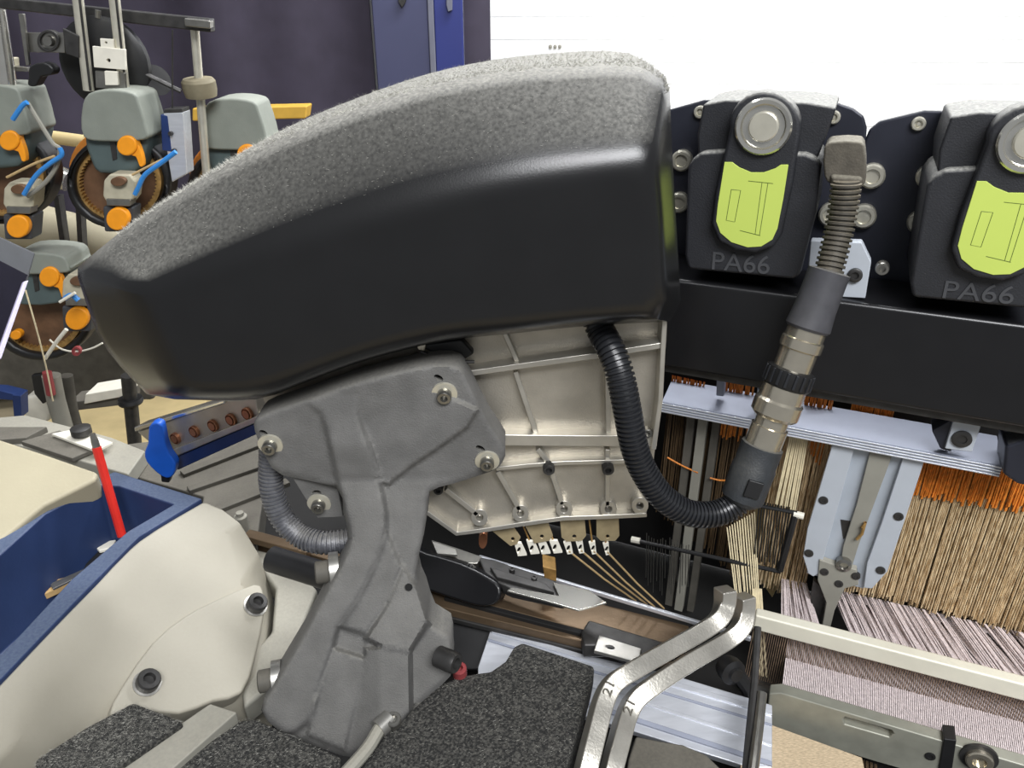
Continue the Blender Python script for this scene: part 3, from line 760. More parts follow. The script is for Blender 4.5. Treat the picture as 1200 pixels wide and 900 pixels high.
for k in range(12):
    x = 890 + k * 3.2; y = 592 + (x - 886) * .19; tube('needle', [q.p(x, y - 5), q.p(x - 6 - k * .3, y + 70 + random.uniform(-14, 6))], .0007, 'void', t, 4)
# warp threads
ZR = .925
RA = PZ(885, 721, ZR); RB = PZ(1202, 803, ZR); rx = (RB - RA).normalized(); RB = RA + rx * .30; rn = V((-rx.y, rx.x, 0)); rn = rn if rn.y > 0 else -rn
PR = Plane(RA, rn)
def warp(name, A, B, n, label, mat='yarn_lilac', r=.0008):
    segs = []
    for k in range(n):
        f = k / (n - 1); a = PH.p(A[0] + (A[2] - A[0]) * f + random.uniform(-.8, .8), A[1] + (A[3] - A[1]) * f, random.choice((0, .01, .02)))
        b = PR.p(B[0] + (B[2] - B[0]) * f, B[1] + (B[3] - B[1]) * f, .016 + random.uniform(0, .003))
        segs.append([a, b])
    return tag(strands(name, segs, r, mat, None, 4), label, 'yarn', None, 'stuff')
warp('warp_threads', (975, 690, 1320, 770), (1000, 752, 1405, 852), 210, 'lilac warp threads between the heddles and the reed')
warp('warp_threads', (975, 700, 1320, 780), (1000, 752, 1405, 852), 60, 'dark warp threads among the lilac warp', 'yarn_dark', .0007)
warp('warp_threads', (916, 678, 945, 684), (916, 728, 962, 740), 26, 'narrow band of lilac warp threads left of the guide fork')
# reed
t = thing('reed', 'cream topped weaving reed crossing the warp threads', 'reed')
bar2('cap', RA, RB, rn * .012, V((0, 0, -.0185)), 'reedcap', t, bevel=.002)
bar2('bottom_bar', RA + V((0, 0, -.085)), RB + V((0, 0, -.085)), rn * .012, V((0, 0, -.012)), 'steel_dark', t, bevel=.001)
segs = []
L = (RB - RA).length
for k in range(150):
    p = RA + rx * (L * (k + .5) / 150) + rn * .006; segs.append([p + V((0, 0, -.015)), p + V((0, 0, -.086))])
o = strands('reed_wires', segs, .00042, 'reedwire', t, 4); o['kind'] = 'stuff'
# warp beyond the reed and cloth
segs = []
for k in range(170):
    p = RA + rx * (.035 + (L - .03) * k / 170); segs.append([p + V((0, 0, -.045)) + rn * .03, p + V((0, 0, -.055)) - rn * .05])
tag(strands('warp_threads', segs, .0007, 'yarn_lilac', None, 4), 'pale warp threads between the reed and the temple bar', 'yarn', None, 'stuff')
CL = HZ(ZR - .062)
o = slab('woven_cloth', [(868, 842), (905, 850), (1010, 888), (1030, 980), (868, 980)], CL, .003, 'cloth'); tag(o, 'beige woven cloth under the temple bar', 'cloth')
# temple bar
t = thing('temple_bar', 'grey green steel temple bar with slot at bottom right', 'bar')
TP = Plane(RA - rn * .055, rn)
tp = [(901, 813), (915, 812), (1210, 900), (1210, 945), (1000, 885), (905, 855), (898, 840)]
slab('bar', tp, TP, .012, 'temple', t, bevel=.0015, holes=[[(988, 843), (992, 840), (1044, 855), (1047, 860), (1042, 864), (990, 849)]])
slab('slot_back', [(984, 838), (1050, 853), (1050, 868), (984, 852)], TP, .004, 'void', t, off=.010)
slab('band', [(1106, 866), (1121, 868), (1114, 915), (1098, 912)], TP, .016, 'black', t, off=-.002, bevel=.001)
hexbolt(TP.p(1090, 886), -rn, .0042, .001, 'void', t)
hexbolt(TP.p(1147, 887), -rn, .0105, .006, 'nickel', t, 'steel_dark', wr=1.35)
TT = VL(TP.p(900, 860) + rn * .004)
for k in range(26):
    f = k / 25; box('tooth', TP.p(900 + 125 * f, 864 + 42 * f, .006), .0024, .012, .010, 'brownsteel', t, (rx, rn, LZ))
# pale guide bracket with fork
GP = VL(PM.o + LY * .05)
t = thing('guide_bracket', 'pale grey guide bracket of two screwed plates ending in a fork', 'bracket')
slab('backing', [(983, 522), (1082, 540), (1012, 690), (945, 672), (958, 600)], GP, .004, 'clearplate', t, off=.006, bevel=.0006)
slab('side_plate', [(975, 522), (1001, 526), (986, 580), (960, 672), (953, 676), (947, 672), (941, 652), (946, 620)], GP, .006, 'bracketgrey', t, bevel=.0008)
slab('side_plate', [(1058, 537), (1083, 541), (1062, 605), (1040, 670), (1022, 690), (1012, 689), (1016, 660), (1034, 610)], GP, .006, 'bracketgrey', t, bevel=.0008)
slab('lever', [(1020, 527), (1046, 533), (1036, 560), (1006, 640), (996, 672), (984, 668), (988, 640), (1004, 590)], GP, .004, 'greypaint', t, off=.001, bevel=.0008)
slab('lever_slot', [(985, 609), (998, 611), (994, 628), (988, 632)], GP, .001, 'steel_dark', t, off=.0055)
for x, y in ((965, 586), (948, 648), (1053, 605), (1032, 668)): hexbolt(GP.p(x, y), -LY, .0042, .0012, 'steel_dark', t)
lathe('pivot', GP.p(989, 660), -LY, [(.007, -.003), (.007, .004), (.004, .005), (.0036, .003), (0, .003)], 'steel', t, 20)
fk = slab('fork', [(960, 656), (978, 662), (1004, 668), (1006, 686), (990, 690), (978, 716), (972, 740), (962, 740), (968, 706), (958, 680)], GP, .008, 'greypaint', t, off=-.002, bevel=.001)
for x, y in ((966, 670), (983, 684), (1003, 675)): hexbolt(GP.p(x, y, -.002), -LY, .004, .001, 'steel_dark', fk)
slab('fork_tine', [(953, 680), (964, 690), (966, 708), (958, 738), (948, 735), (950, 700)], GP, .006, 'steel_dark', fk, off=.006)
tube('spring_clip', pxpath(GP, [(1010, 618), (1014, 612), (1010, 626), (1004, 632)], -.002), .0015, 'brass', t, 6)
# ================================================================== rapier and raceway
t = thing('raceway', 'oily brown steel raceway running under the rapier head', 'rail')
ZT = .905
def strip(name, a, b, wpx, z, h, mat, off=0):
    A = PZ(*a, z); B = PZ(*b, z); d = (B - A).normalized(); nrm = V((-d.y, d.x, 0)); nrm = nrm if nrm.y > 0 else -nrm
    return bar2(name, A, B, nrm * wpx, V((0, 0, -h)), mat, t, bevel=.0012)
strip('back_rail', (560, 652), (880, 748), .004, .912, .005, 'alu_bright')
strip('track', (500, 690), (800, 768), .040, .902, .02, 'brownsteel')
strip('groove', (520, 700), (800, 774), .006, .9035, .01, 'void')
strip('front_track', (470, 700), (790, 778), .016, .899, .010, 'brownsteel')
strip('front_edge', (470, 710), (780, 786), .014, .890, .006, 'steel_dark')
o = thing('clip_block', 'dark clip block with pale tab on the raceway', 'clip'); tt = o
cl = HZ(.91)
slab('block', [(690, 726), (778, 752), (770, 772), (742, 768), (716, 756), (684, 756), (681, 740)], cl, .016, 'steel_dark', tt, bevel=.002)
slab('tab', [(702, 744), (752, 760), (748, 776), (696, 762)], cl, .004, 'wash', tt, bevel=.0008, off=-.003, holes=[circ(715, 758, 5, 2.4, 10, rot=.3)])
# rapier head
RPL = pl3(PZ(490, 660, .935), PZ(580, 695, .93), PZ(540, 710, .912))
t = thing('rapier_head', 'black rapier head with steel gripper on the raceway', 'rapier')
slab('nose', poly3([(470, 640), (500, 648), (540, 660), (572, 676), (586, 688), (584, 704), (566, 711), (540, 705), (500, 692), (470, 680)], 2), RPL, .02, 'black_gloss', t, bevel=.004)
gp = HZ(.936)
slab('clamp', [(505, 632), (530, 640), (565, 652), (560, 660), (522, 660)], gp, .008, 'steel', t, bevel=.001)
slab('clamp_wing', [(506, 634), (534, 643), (536, 650), (512, 648)], gp, .003, 'wash', t, off=-.006, bevel=.0006)
slab('gripper', [(560, 652), (580, 656), (650, 680), (672, 696), (660, 703), (600, 690), (570, 676)], gp, .012, 'steel_dark', t, bevel=.0015)
slab('gripper_rail', [(574, 664), (640, 684), (650, 694), (582, 676)], gp, .004, 'steel_dark', t, off=-.004, bevel=.001)
slab('blade', [(648, 682), (690, 691), (711, 706), (678, 715), (640, 704), (594, 692), (600, 688), (655, 698)], gp, .002, 'chrome', t, off=-.004, bevel=.0005)
for x, y in ((626, 678), (600, 668), (550, 664)): hexbolt(gp.p(x, y, -.004), (0, 0, 1), .003, .002, 'steel_dark', t)
o = slab('copper_nozzle', circ(566, 634, 5, 9, 14, rot=.1), VY(.56), .05, 'copper'); tag(o, 'copper ended tube just under the casting tip', 'tube')
o = slab('brass_stop', [(636, 664), (652, 668), (652, 682), (638, 678)], VY(.6), .02, 'brass', bevel=.001); tag(o, 'small brass block behind the rapier gripper', 'block')
# ================================================================== pale extruded table and felt plates
t = thing('extruded_table', 'pale ridged aluminium table edge below the raceway', 'table edge')
E = pl3(PZ(580, 735, .885), PZ(900, 830, .885), PZ(580, 790, .868))
slab('face', [(576, 734), (760, 782), (905, 826), (905, 900), (880, 900), (560, 800), (560, 782)], E, .012, 'alu_bright', t, bevel=.001)
for a, b, c, d, m in (((576, 735), (905, 832), 6, -.003, 'alu_bright'), ((572, 748), (905, 848), 3, -.0015, 'rail_alu'), ((690, 800), (905, 870), 4, -.002, 'alu_bright'), ((690, 822), (905, 892), 6, -.003, 'rail_alu')):
    slab('ridge', [a, b, (b[0], b[1] + c), (a[0], a[1] + c)], E, .004, m, t, off=d, bevel=.0005)
o = slab('dark_bracket', poly3([(745, 862), (775, 868), (800, 872), (828, 884), (850, 905), (850, 940), (730, 940), (736, 890)], 1), HZ(.905), .015, 'greydark', bevel=.002); tag(o, 'dark grey metal bracket right of the bent bars at the bottom', 'bracket')
FZ = .935
def felt(name, pts, label, z=FZ, th=.022):
    t = thing(name, label, 'plate')
    pl = HZ(z); o = slab('plate', pts, pl, th, 'felt', t, bevel=.003)
    P3 = [pl.p(*q) for q in pts]; mn = V((min(p.x for p in P3), min(p.y for p in P3), 0)); mx = V((max(p.x for p in P3), max(p.y for p in P3), 0))
    def inside(p):
        c = False; j = len(P3) - 1
        for i in range(len(P3)):
            a, b = P3[i], P3[j]
            if (a.y > p.y) != (b.y > p.y) and p.x < (b.x - a.x) * (p.y - a.y) / (b.y - a.y) + a.x: c = not c
            j = i
        return c
    def pt():
        while True:
            p = V((random.uniform(mn.x, mx.x), random.uniform(mn.y, mx.y), z))
            if inside(p): return p
    fuzz('lint', pt, 3500, .003, t, up=V((0, 0, .35)), wd=.00012)
    return t
felt('lint_plate', [(455, 855), (482, 826), (512, 802), (545, 790), (575, 786), (592, 774), (602, 757), (612, 752), (697, 780), (693, 800), (680, 850), (662, 905), (650, 960), (400, 960), (420, 905)], 'large black plate covered in lint right of the cast bracket foot')
felt('lint_plate', [(40, 890), (100, 852), (156, 822), (198, 838), (215, 845), (132, 902), (90, 935), (44, 930)], 'black lint covered plate left of the grey strip', .950, .022)
felt('lint_plate', [(196, 902), (283, 843), (300, 842), (345, 862), (400, 886), (392, 960), (150, 960)], 'black lint covered plate right of the grey strip at bottom', .938)
o = slab('grey_strip', [(138, 898), (246, 824), (278, 834), (196, 906), (140, 945), (85, 940)], HZ(.944), .02, 'greypaint', bevel=.0015); tag(o, 'flat grey metal strip between two lint covered plates', 'strip')
t = thing('cable_clip', 'small grey cable and clamp beside the bracket foot', 'cable')
tube('cable', sm([PZ(400, 912, .938), PZ(430, 878, .94), PZ(446, 852, .944), PZ(458, 838, .944)], 4), .0052, 'greypaint', t, 10)
lathe('clamp', PZ(450, 848, .944), (.5, .6, .1), [(.0075, -.006), (.0075, .006), (.005, .007)], 'wash', t, 16)
hexbolt(PZ(461, 846, .944), (.1, -.3, 1), .006, .006, 'steel', t)
o = lathe('red_pin', PZ(539, 790, .935), (0, -.25, 1), [(.006, -.001), (.006, .010), (.0052, .011), (.003, .011), (.0026, .006), (0, .006)], 'pink', None, 18); tag(o, 'small red capped pin beside the lint covered plate', 'pin')
o = slab('dark_guard', [(500, 710), (588, 734), (575, 752), (560, 785), (520, 785), (512, 745)], pl3(PZ(500, 712, .88), PZ(588, 735, .88), PZ(530, 785, .85)), .01, 'black', bevel=.002); tag(o, 'black guard plate between cast bracket and pale table edge', 'guard')
# ================================================================== two bent bars
def bent(label, pts, num, mark):
    t = thing('bent_bar', label, 'bar', 'pair of bent aluminium bars')
    c = sm([PY(*p) for p in pts], 6)
    bo = tube('bar', c, 0, 'bar_alu', t, u0=(.25, -.55, .8), sq=(.0078, .0072), bevel=.0012, angle=30)
    (x1, y1), (x2, y2), Y = mark
    pl = hit(bo, (x1 + x2) / 2 - 3, (y1 + y2) / 2)
    text('stamped_number', num, pl, x1, y1, x2, y2, 11, 'greydark', t, off=-.0006, depth=.0006, up=V((-1, 0, 0)))
    return t
bent('bent aluminium bar nearer the lint covered plate', [(850, 690, .520), (849, 708, .515), (843, 724, .505), (826, 738, .495), (780, 764, .470), (738, 788, .447), (718, 802, .437), (707, 822, .425), (698, 855, .405), (687, 900, .380), (676, 950, .36)], '21', ((715, 818), (720, 803), .4225))
bent('bent aluminium bar nearer the warp threads', [(872, 698, .525), (872, 716, .520), (868, 735, .510), (850, 752, .500), (805, 778, .475), (762, 806, .452), (743, 822, .442), (733, 842, .430), (725, 870, .41), (716, 905, .388), (706, 955, .366)], '21', ((739, 840), (744, 825), .428))
# dark linkage
t = thing('black_linkage', 'black jointed linkage with rod right of the bent bars', 'linkage')
lathe('joint', PY(857, 786, .50), (.3, -.9, .2), [(.010, -.01), (.012, -.004), (.012, .004), (.007, .006), (.006, .009), (0, .009)], 'black', t, 18)
tube('rod', [PY(858, 780, .505), PY(876, 808, .495), PY(882, 832, .485)], [.008, .006, .005], 'black', t, 10)
tube('upright', [PY(888, 735, .51), PY(884, 800, .47), PY(879, 850, .44), PY(872, 925, .39)], .0032, 'steel_dark', t, 8)
tube('chrome_rod', [PY(893, 812, .462), PY(889, 850, .438), PY(880, 925, .385)], .0042, 'steel', t, 10)
lathe('end_cap', PY(912, 822, .50), V(rx), [(.009, -.03), (.011, -.028), (.011, .004), (.009, .006)], 'steel_dark', t, 20)
# ================================================================== cream housing, tray
t = thing('cream_housing', 'large cream machine housing with round cover at lower left', 'housing')
Al = [(-80, 881, 1.002), (0, 799, 1.002), (55, 741, 1.002), (110, 685, 1.002), (163, 632, 1.002), (239, 586, 1.002)]
Bl = [(-80, 960, .975), (10, 880, .975), (76, 800, .975), (135, 735, .975), (200, 672, .975), (283, 612, .985)]
Cl = [(-60, 1010, .905), (60, 930, .905), (130, 880, .905), (215, 845, .905), (300, 790, .905), (318, 690, .905)]
g = []
for L_ in (Al, Bl, Cl): g.append(sm([PZ(*p) for p in L_], 4))
n = len(g[0])
rows = [[p + V((-.10, .10, 0)) * 0 + V((0, 0, -.16)) for p in g[0]]] + [g[0]] + [[a.lerp(b, .5) + V((.002, 0, .003)) for a, b in zip(g[0], g[1])]] + [g[1]] + [[a.lerp(b, .5) + V((.004, 0, .004)) for a, b in zip(g[1], g[2])]] + [g[2]] + [[V((p.x, p.y, .82)) for p in g[2]]]
vs = [p for r_ in rows for p in r_]; fs = []
for k in range(len(rows) - 1):
    for i in range(n - 1): fs.append([k * n + i, k * n + i + 1, (k + 1) * n + i + 1, (k + 1) * n + i])
fs.append([k * n + n - 1 for k in range(len(rows))]); fs.append([k * n for k in range(len(rows))][::-1])
for i in range(n - 1): fs.append([i + 1, i, (len(rows) - 1) * n + i, (len(rows) - 1) * n + i + 1])
mk('body', vs, fs, 'cream', t, angle=28, bevel=.004)
HP = pl3(PZ(172, 800, .948), PZ(300, 690, .945), PZ(260, 820, .918))
slab('round_cover', poly3([(128, 838), (146, 800), (180, 752), (216, 722), (250, 704), (298, 684), (309, 692), (310, 720), (300, 770), (284, 812), (250, 822), (210, 836), (160, 832)], 2), HP, .03, 'cream', t, bevel=.003)
for x, y in ((172, 801), (299, 710)): hexbolt(HP.p(x, y), -HP.n, .0092, .010, 'steel_dark', t, 'wash', wr=1.2)
o = slab('pale_casting', [(288, 640), (330, 650), (372, 690), (352, 740), (322, 800), (285, 830), (280, 780), (318, 740), (322, 690)], pl3(PZ(300, 650, .93), PZ(360, 690, .92), PZ(300, 820, .90)), .03, 'greypaint', bevel=.004); tag(o, 'pale grey casting behind the cast bracket arm', 'casting')
o = tube('dark_roller', [PY(318, 655, .56), PY(392, 678, .535)], .012, 'black', None, 18); tag(o, 'short black roller behind the bracket washer', 'roller')
# upper cream cover
t = thing('cream_cover', 'cream sheet cover behind the blue tray at left', 'cover')
ct = pl3(PZ(0, 515, 1.04), PZ(110, 556, 1.02), PZ(0, 630, 1.005))
slab('sheet', poly3([(-70, 500), (0, 514), (60, 534), (115, 553), (112, 562), (52, 592), (0, 634), (-70, 700)], 1), ct, .03, 'cream_top', t, bevel=.004)
# blue tray
t = thing('blue_tray', 'dark blue tool tray let into the cream housing', 'tray')
RZ = 1.004
oo = [(-80, 692), (0, 630), (51, 590), (115, 560), (134, 552), (237, 584), (163, 629), (110, 682), (0, 797), (-80, 880)]
ii = [(-80, 712), (0, 650), (53, 602), (118, 569), (140, 570), (203, 591), (150, 622), (84, 678), (0, 768), (-80, 850)]
fl = [PZ(x, y, RZ) for x, y in ii]; cen = sum(fl, V((0, 0, 0))) / len(fl)
FLr = [V((cen.x + (p.x - cen.x) * .93, cen.y + (p.y - cen.y) * .93, RZ - .085)) for p in fl]
ou = [PZ(x, y, RZ) for x, y in oo]; OB = [p + V((0, 0, -.1)) for p in ou]
n = len(ii); vs = OB + ou + [p for p in fl] + FLr
fs = []
for k in range(3):
    for i in range(n): fs.append([k * n + i, k * n + (i + 1) % n, (k + 1) * n + (i + 1) % n, (k + 1) * n + i])
fs += [[3 * n + i for i in range(n)], [i for i in range(n)][::-1]]
mk('tray_body', vs, fs, 'tray', t, bevel=.002)
t = thing('red_stick', 'red stick with metal tip standing in the blue tray', 'tool')
a = PZ(143, 628, .97); b = PZ(113, 524, 1.06); tube('handle', [a, b], .0043, 'red', t, 10)
dd = (b - a).normalized(); tube('tip', [b, b + dd * .006, b + dd * .014], [.0036, .0036, .0024], 'steel', t, 10)
t = thing('folding_knife', 'wooden handled knife lying in the blue tray', 'tool')
zf = RZ - .079
slab('handle', [(24, 698), (32, 688), (62, 680), (88, 672), (94, 677), (60, 692), (30, 706)], HZ(zf + .010), .008, 'wood', t, bevel=.0015)
slab('blade', [(58, 684), (104, 664), (108, 668), (62, 690)], HZ(zf + .012), .002, 'steel', t, bevel=.0004)
t = thing('black_pliers', 'black tool with white clip at the tray corner', 'tool')
slab('body', [(86, 690), (100, 660), (118, 642), (130, 640), (120, 660), (100, 684)], HZ(zf + .012), .01, 'black', t, bevel=.002)
slab('clip', [(112, 641), (118, 635), (136, 632), (130, 642), (116, 645)], HZ(zf + .016), .004, 'whiteplastic', t, bevel=.001)
# blue lever, rail with copper bolts
t = thing('bolted_rail', 'silver rail with copper bolts and blue strip under the cover', 'rail')
K = pl3(PY(190, 505, .72), PY(300, 470, .66), PY(205, 545, .715))
slab('face', [(160, 506), (262, 470), (300, 466), (304, 492), (203, 536), (190, 532)], K, .02, 'alu', t, bevel=.002)
slab('top_edge', [(157, 501), (262, 469), (263, 473), (158, 506)], K, .02, 'chrome', t, off=-.004, bevel=.001)
slab('lower_lip', [(200, 528), (302, 487), (303, 494), (204, 536)], K, .02, 'alu_rib', t, off=-.004, bevel=.001)
slab('blue_strip', [(203, 537), (304, 494), (305, 507), (208, 551)], K, .02, 'blue_dark', t, off=0, bevel=.001)
for i, (x, y) in enumerate(((207, 513), (229, 505), (251, 498), (272, 491), (291, 484))):
    lathe('copper_bolt', K.p(x, y), -K.n, [(.0066, -.001), (.0066, .003), (.0058, .0036), (.0056, .0012), (.0046, .0012), (.0044, .0042), (0, .0042)], 'copper', t, 18)
t = thing('blue_lever', 'bright blue plastic lever at the end of the bolted rail', 'lever')
slab('lever_body', poly3([(174, 501), (181, 496), (189, 499), (193, 518), (198, 532), (206, 544), (203, 557), (195, 561), (183, 554), (171, 541), (169, 530), (173, 520)], 2), VY(.69), .012, 'blue', t, bevel=.003)
slab('foot', [(188, 556), (200, 558), (198, 566), (189, 565)], VY(.694), .008, 'black', t, bevel=.001)
# dark grimy machine deck behind housing
t = thing('machine_deck', 'grimy grey steel deck between the tray and the bracket', 'deck')
slab('deck_plate', [(150, 520), (305, 500), (312, 560), (300, 640), (235, 600), (238, 582), (150, 556), (100, 540)], HZ(.93), .03, 'greydark', t, bevel=.002)
for a, b, h in (((215, 556), (318, 516), .005), ((222, 575), (325, 540), .008), ((250, 600), (340, 565), .004), ((285, 635), (360, 655), .02)):
    A = PZ(*a, .935); B = PZ(*b, .935); d = (B - A).normalized(); bar2('slide_bar', A, B, V((-d.y, d.x, 0)) * .012, V((0, 0, h - .012)) if h > .01 else V((0, 0, -.006)), 'greydark' if h != .02 else 'brownsteel', t, bevel=.001)
bar2('brown_bar', PZ(286, 628, .93), PZ(400, 660, .93), V((.004, .012, 0)), V((0, 0, -.02)), 'brownsteel', t, bevel=.001)
lathe('stud', PZ(283, 612, .94), (0, 0, 1), [(.007, -.02), (.007, .008), (.004, .009), (.004, .013), (0, .013)], 'greypaint', t, 14)
# far workbench plates at left
t = thing('side_bench', 'cluttered grey side bench behind the cream cover', 'bench')
slab('top', [(-60, 494), (30, 486), (130, 512), (170, 528), (150, 556), (60, 530), (-60, 505)], HZ(.95), .02, 'greypaint', t, bevel=.002)
slab('plate', [(24, 517), (70, 504), (110, 526), (84, 537)], HZ(.957), .006, 'greydark', t, bevel=.001)
slab('pale_plate', [(60, 508), (90, 502), (132, 518), (112, 528)], HZ(.962), .004, 'whiteplastic', t, bevel=.001)
lathe('knob', PZ(96, 508, .965), (0, 0, 1), [(.012, 0), (.012, .008), (.008, .010), (0, .010)], 'steel_dark', t, 14)
slab('dark_strip', [(-60, 508), (-20, 500), (55, 500), (30, 513), (-60, 520)], HZ(.958), .008, 'greydark', t, bevel=.001)
# ================================================================== yarn feeders at the back left
FY = 1.12
def feeder(dx, dy, Y, label, arm=(0, 0), low=True, body=True):
    pl = VY(Y); t = thing('yarn_feeder', label, 'yarn feeder', 'weft yarn feeders on the stand')
    o = lambda pts: [(x + dx, y + dy) for x, y in pts]
    ring = lambda cx, cy, rx, n: circ(cx + dx, cy + dy, rx, rx * .9, n)
    slab('orange_ring', ring(134, 198, 54, 36), pl, .02, 'orange_rub', t, off=.06, holes=[ring(134, 198, 40, 36)], bevel=.003)
    slab('wheel_rim', ring(138, 214, 62, 40), pl, .035, 'black', t, off=.02, holes=[ring(138, 214, 52, 40)], bevel=.006)
    tr = []
    for k in range(120):
        a = 2 * math.pi * k / 120; r_ = 46 if (k % 2) else 43.5; tr.append((138 + dx + r_ * math.cos(a), 214 + dy + r_ * .9 * math.sin(a)))
    slab('toothed_ring', ring(138, 214, 51, 40), pl, .02, 'brass', t, off=.03, holes=[tr])
    slab('disc', ring(138, 214, 46, 36), pl, .02, 'brown_disc', t, off=.04, bevel=.002)
    if body:
        hp = [(103, 110), (128, 105), (155, 109), (162, 120), (171, 150), (169, 164), (120, 166), (97, 160), (95, 130)] if dy < 100 else [(102, 146), (130, 142), (163, 146), (171, 158), (169, 166), (120, 168), (99, 164)]
        slab('head', poly3(o(hp), 3), pl, .07, 'feeder', t, off=-.016, bevel=.020, seg=5)
        slab('nose', poly3(o([(97, 155), (130, 158), (171, 152), (168, 186), (158, 202), (116, 204), (106, 192)]), 2), pl, .07, 'feeder_low', t, off=-.004, bevel=.008)
        slab('slot', o([(127, 158), (134, 158), (137, 186), (132, 188)]), pl, .004, 'steel_dark', t, off=-.0055)
    lv = slab('lever_knob', [(x + dx, y + dy) for x, y in circ(148, 171, 12, n=24)], pl, .016, 'orange', t, off=-.020, bevel=.003)
    slab('lever_tail', poly3(o([(152, 161), (160, 166), (166, 180), (168, 194), (163, 195), (159, 184), (150, 180)]), 2), pl, .010, 'orange', lv, off=-.016, bevel=.002)
    if low:
        ax, ay = arm; q = lambda pts: [(x + ax, y + ay) for x, y in o(pts)]
        sa = slab('sensor_arm', q([(121, 212), (128, 204), (152, 205), (158, 213), (156, 232), (150, 240), (126, 240), (120, 230)]), pl, .03, 'beige', t, off=-.03, bevel=.003)
        slab('knob', q(circ(138, 213, 9, 5.5, 18)), pl, .008, 'brown_disc', sa, off=-.038, bevel=.002)
        slab('band', q([(124, 233), (153, 234), (152, 242), (125, 241)]), pl, .02, 'steel', sa, off=-.034, bevel=.001)
        slab('sensor_block', q([(120, 242), (156, 243), (154, 272), (122, 272)]), pl, .03, 'framegrey', t, off=-.026, bevel=.003)
        slab('adjuster_knob', q(circ(137, 257, 13.5, n=24)), pl, .012, 'orange', t, off=-.036, bevel=.003)
    if dy > 100: slab('side_knob', circ(18, 393, 6.5, 5.5, 18), pl, .012, 'orange', t, off=.01, bevel=.002)
    return t
feeder(0, 0, FY, 'middle grey yarn feeder with orange lever between the steel rails')
feeder(-138, -6, FY, 'grey yarn feeder with orange lever cut off by the left edge', arm=(21, 15))
feeder(141, 10, FY + .12, 'grey yarn feeder partly hidden behind the black cover', low=False)
feeder(-91, 154, FY + .02, 'lower grey yarn feeder beside the black screen', arm=(43, -37))
# twin steel rails with white plate
t = thing('rail_pair', 'pair of bright steel rails above the middle feeder', 'rail')
pl = VY(FY)
for a, b in (((89, -20), (104, 106)), ((132, -20), (146, 108))):
    tube('rail', [pl.p(*a, .02), pl.p(*b, .02)], .0072, 'rail_steel', t, 14)
    tube('rail_groove', [pl.p(a[0] + 2, a[1], .011), pl.p(b[0] + 2, b[1], .011)], .0016, 'steel_dark', t, 6)
slab('cross_plate', [(108, 54), (146, 58), (147, 82), (110, 79)], pl, .006, 'whiteplastic', t, bevel=.001, off=.006, holes=[circ(127, 71, 2.4, n=10)])
slab('tab', [(117, 45), (132, 46), (133, 57), (118, 56)], pl, .005, 'whiteplastic', t, bevel=.001, off=.008, holes=[circ(124, 50, 1.6, n=8)])
slab('lower_plate', [(111, 83), (146, 85), (147, 105), (112, 103)], pl, .006, 'steel', t, off=.008, bevel=.001)
slab('sensor_window', [(122, 83), (137, 84), (138, 100), (123, 100)], pl, .006, 'whiteplastic', t, off=.002, bevel=.001)
lathe('disc', pl.p(122, 75, .05), (0, -1, 0), [(.062, -.01), (.062, .0), (.055, .004), (0, .004)], 'black', t, 28)
# crossbar, posts and clamps
t = thing('cross_bar', 'black flat cross bar at the top of the feeder stand', 'bar')
slab('bar', [(-60, -18), (0, -3), (246, 22), (247, 38), (140, 26), (0, 10), (-60, 2)], VY(FY + .06), .02, 'steel_dark', t, bevel=.002)
slab('clamp', [(215, 21), (246, 24), (246, 34), (216, 31)], VY(FY + .045), .016, 'steel', t, bevel=.002)
tube('screw', [PY(115, 12, FY + .05), PY(115, 21, FY + .05)], .004, 'steel', t, 10)
t = thing('stand_post', 'thin steel post with round weight right of the middle feeder', 'post')
tube('post', [PY(227, 20, FY + .08), PY(241, 190, FY + .08), PY(262, 450, FY + .08)], .0062, 'rail_steel', t, 14)
lathe('weight', PY(234, 103, FY + .08), (0, -.1, 1), [(.014, -.014), (.022, -.012), (.024, -.003), (.024, .009), (.021, .013), (.010, .014)], 'weight', t, 28)
tube('rod', [PY(165, 84, FY + .05), PY(212, 107, FY + .06)], .0035, 'steel_dark', t, 8)
lathe('cone', PY(178, 98, FY + .075), (.6, -.5, .3), [(.004, -.02), (.02, .012), (.022, .016), (0, .016)], 'black', t, 18)
tag(tube('stand_post', [PY(-4, 10, FY), PY(6, 75, FY), PY(12, 120, FY)], .011, 'chrome', None, 14), 'bright steel post at the far left edge', 'post')
t = thing('guide_plate', 'steel plate with round eyelet hanging from the cross bar', 'plate')
pl = VY(FY + .01)
slab('plate', [(28, 38), (75, 38), (76, 62), (34, 61)], pl, .004, 'steel', t, bevel=.0008, off=.004)
slab('eyelet', circ(56, 48, 13, n=24), pl, .01, 'steel_dark', t, holes=[circ(56, 48, 9.5, n=24)], bevel=.001)
lathe('eyelet_core', pl.p(57, 48), (0, -1, 0), [(.007, -.004), (.006, .004), (0, .004)], 'steel', t, 14)
slab('arm', [(21, 16), (27, 16), (34, 76), (30, 77)], pl, .006, 'steel', t, off=-.004, bevel=.001)
slab('side_tab', [(73, 33), (92, 42), (92, 68), (77, 63)], pl, .006, 'steel_dark', t, off=.0, bevel=.001)
t = thing('wing_clamp', 'black wing knob clamp on a steel arm at left', 'clamp')
slab('arm', [(-40, 72), (0, 76), (32, 79), (32, 84), (-40, 82)], pl, .01, 'steel', t, bevel=.001, off=.004)
slab('knob', poly3([(34, 78), (50, 73), (62, 80), (60, 88), (48, 90), (42, 101), (32, 100), (33, 90)], 2), pl, .02, 'black', t, bevel=.004, off=-.01)
slab('collar', [(-10, 68), (13, 68), (14, 80), (-10, 80)], pl, .02, 'beige', t, off=-.002, bevel=.002)
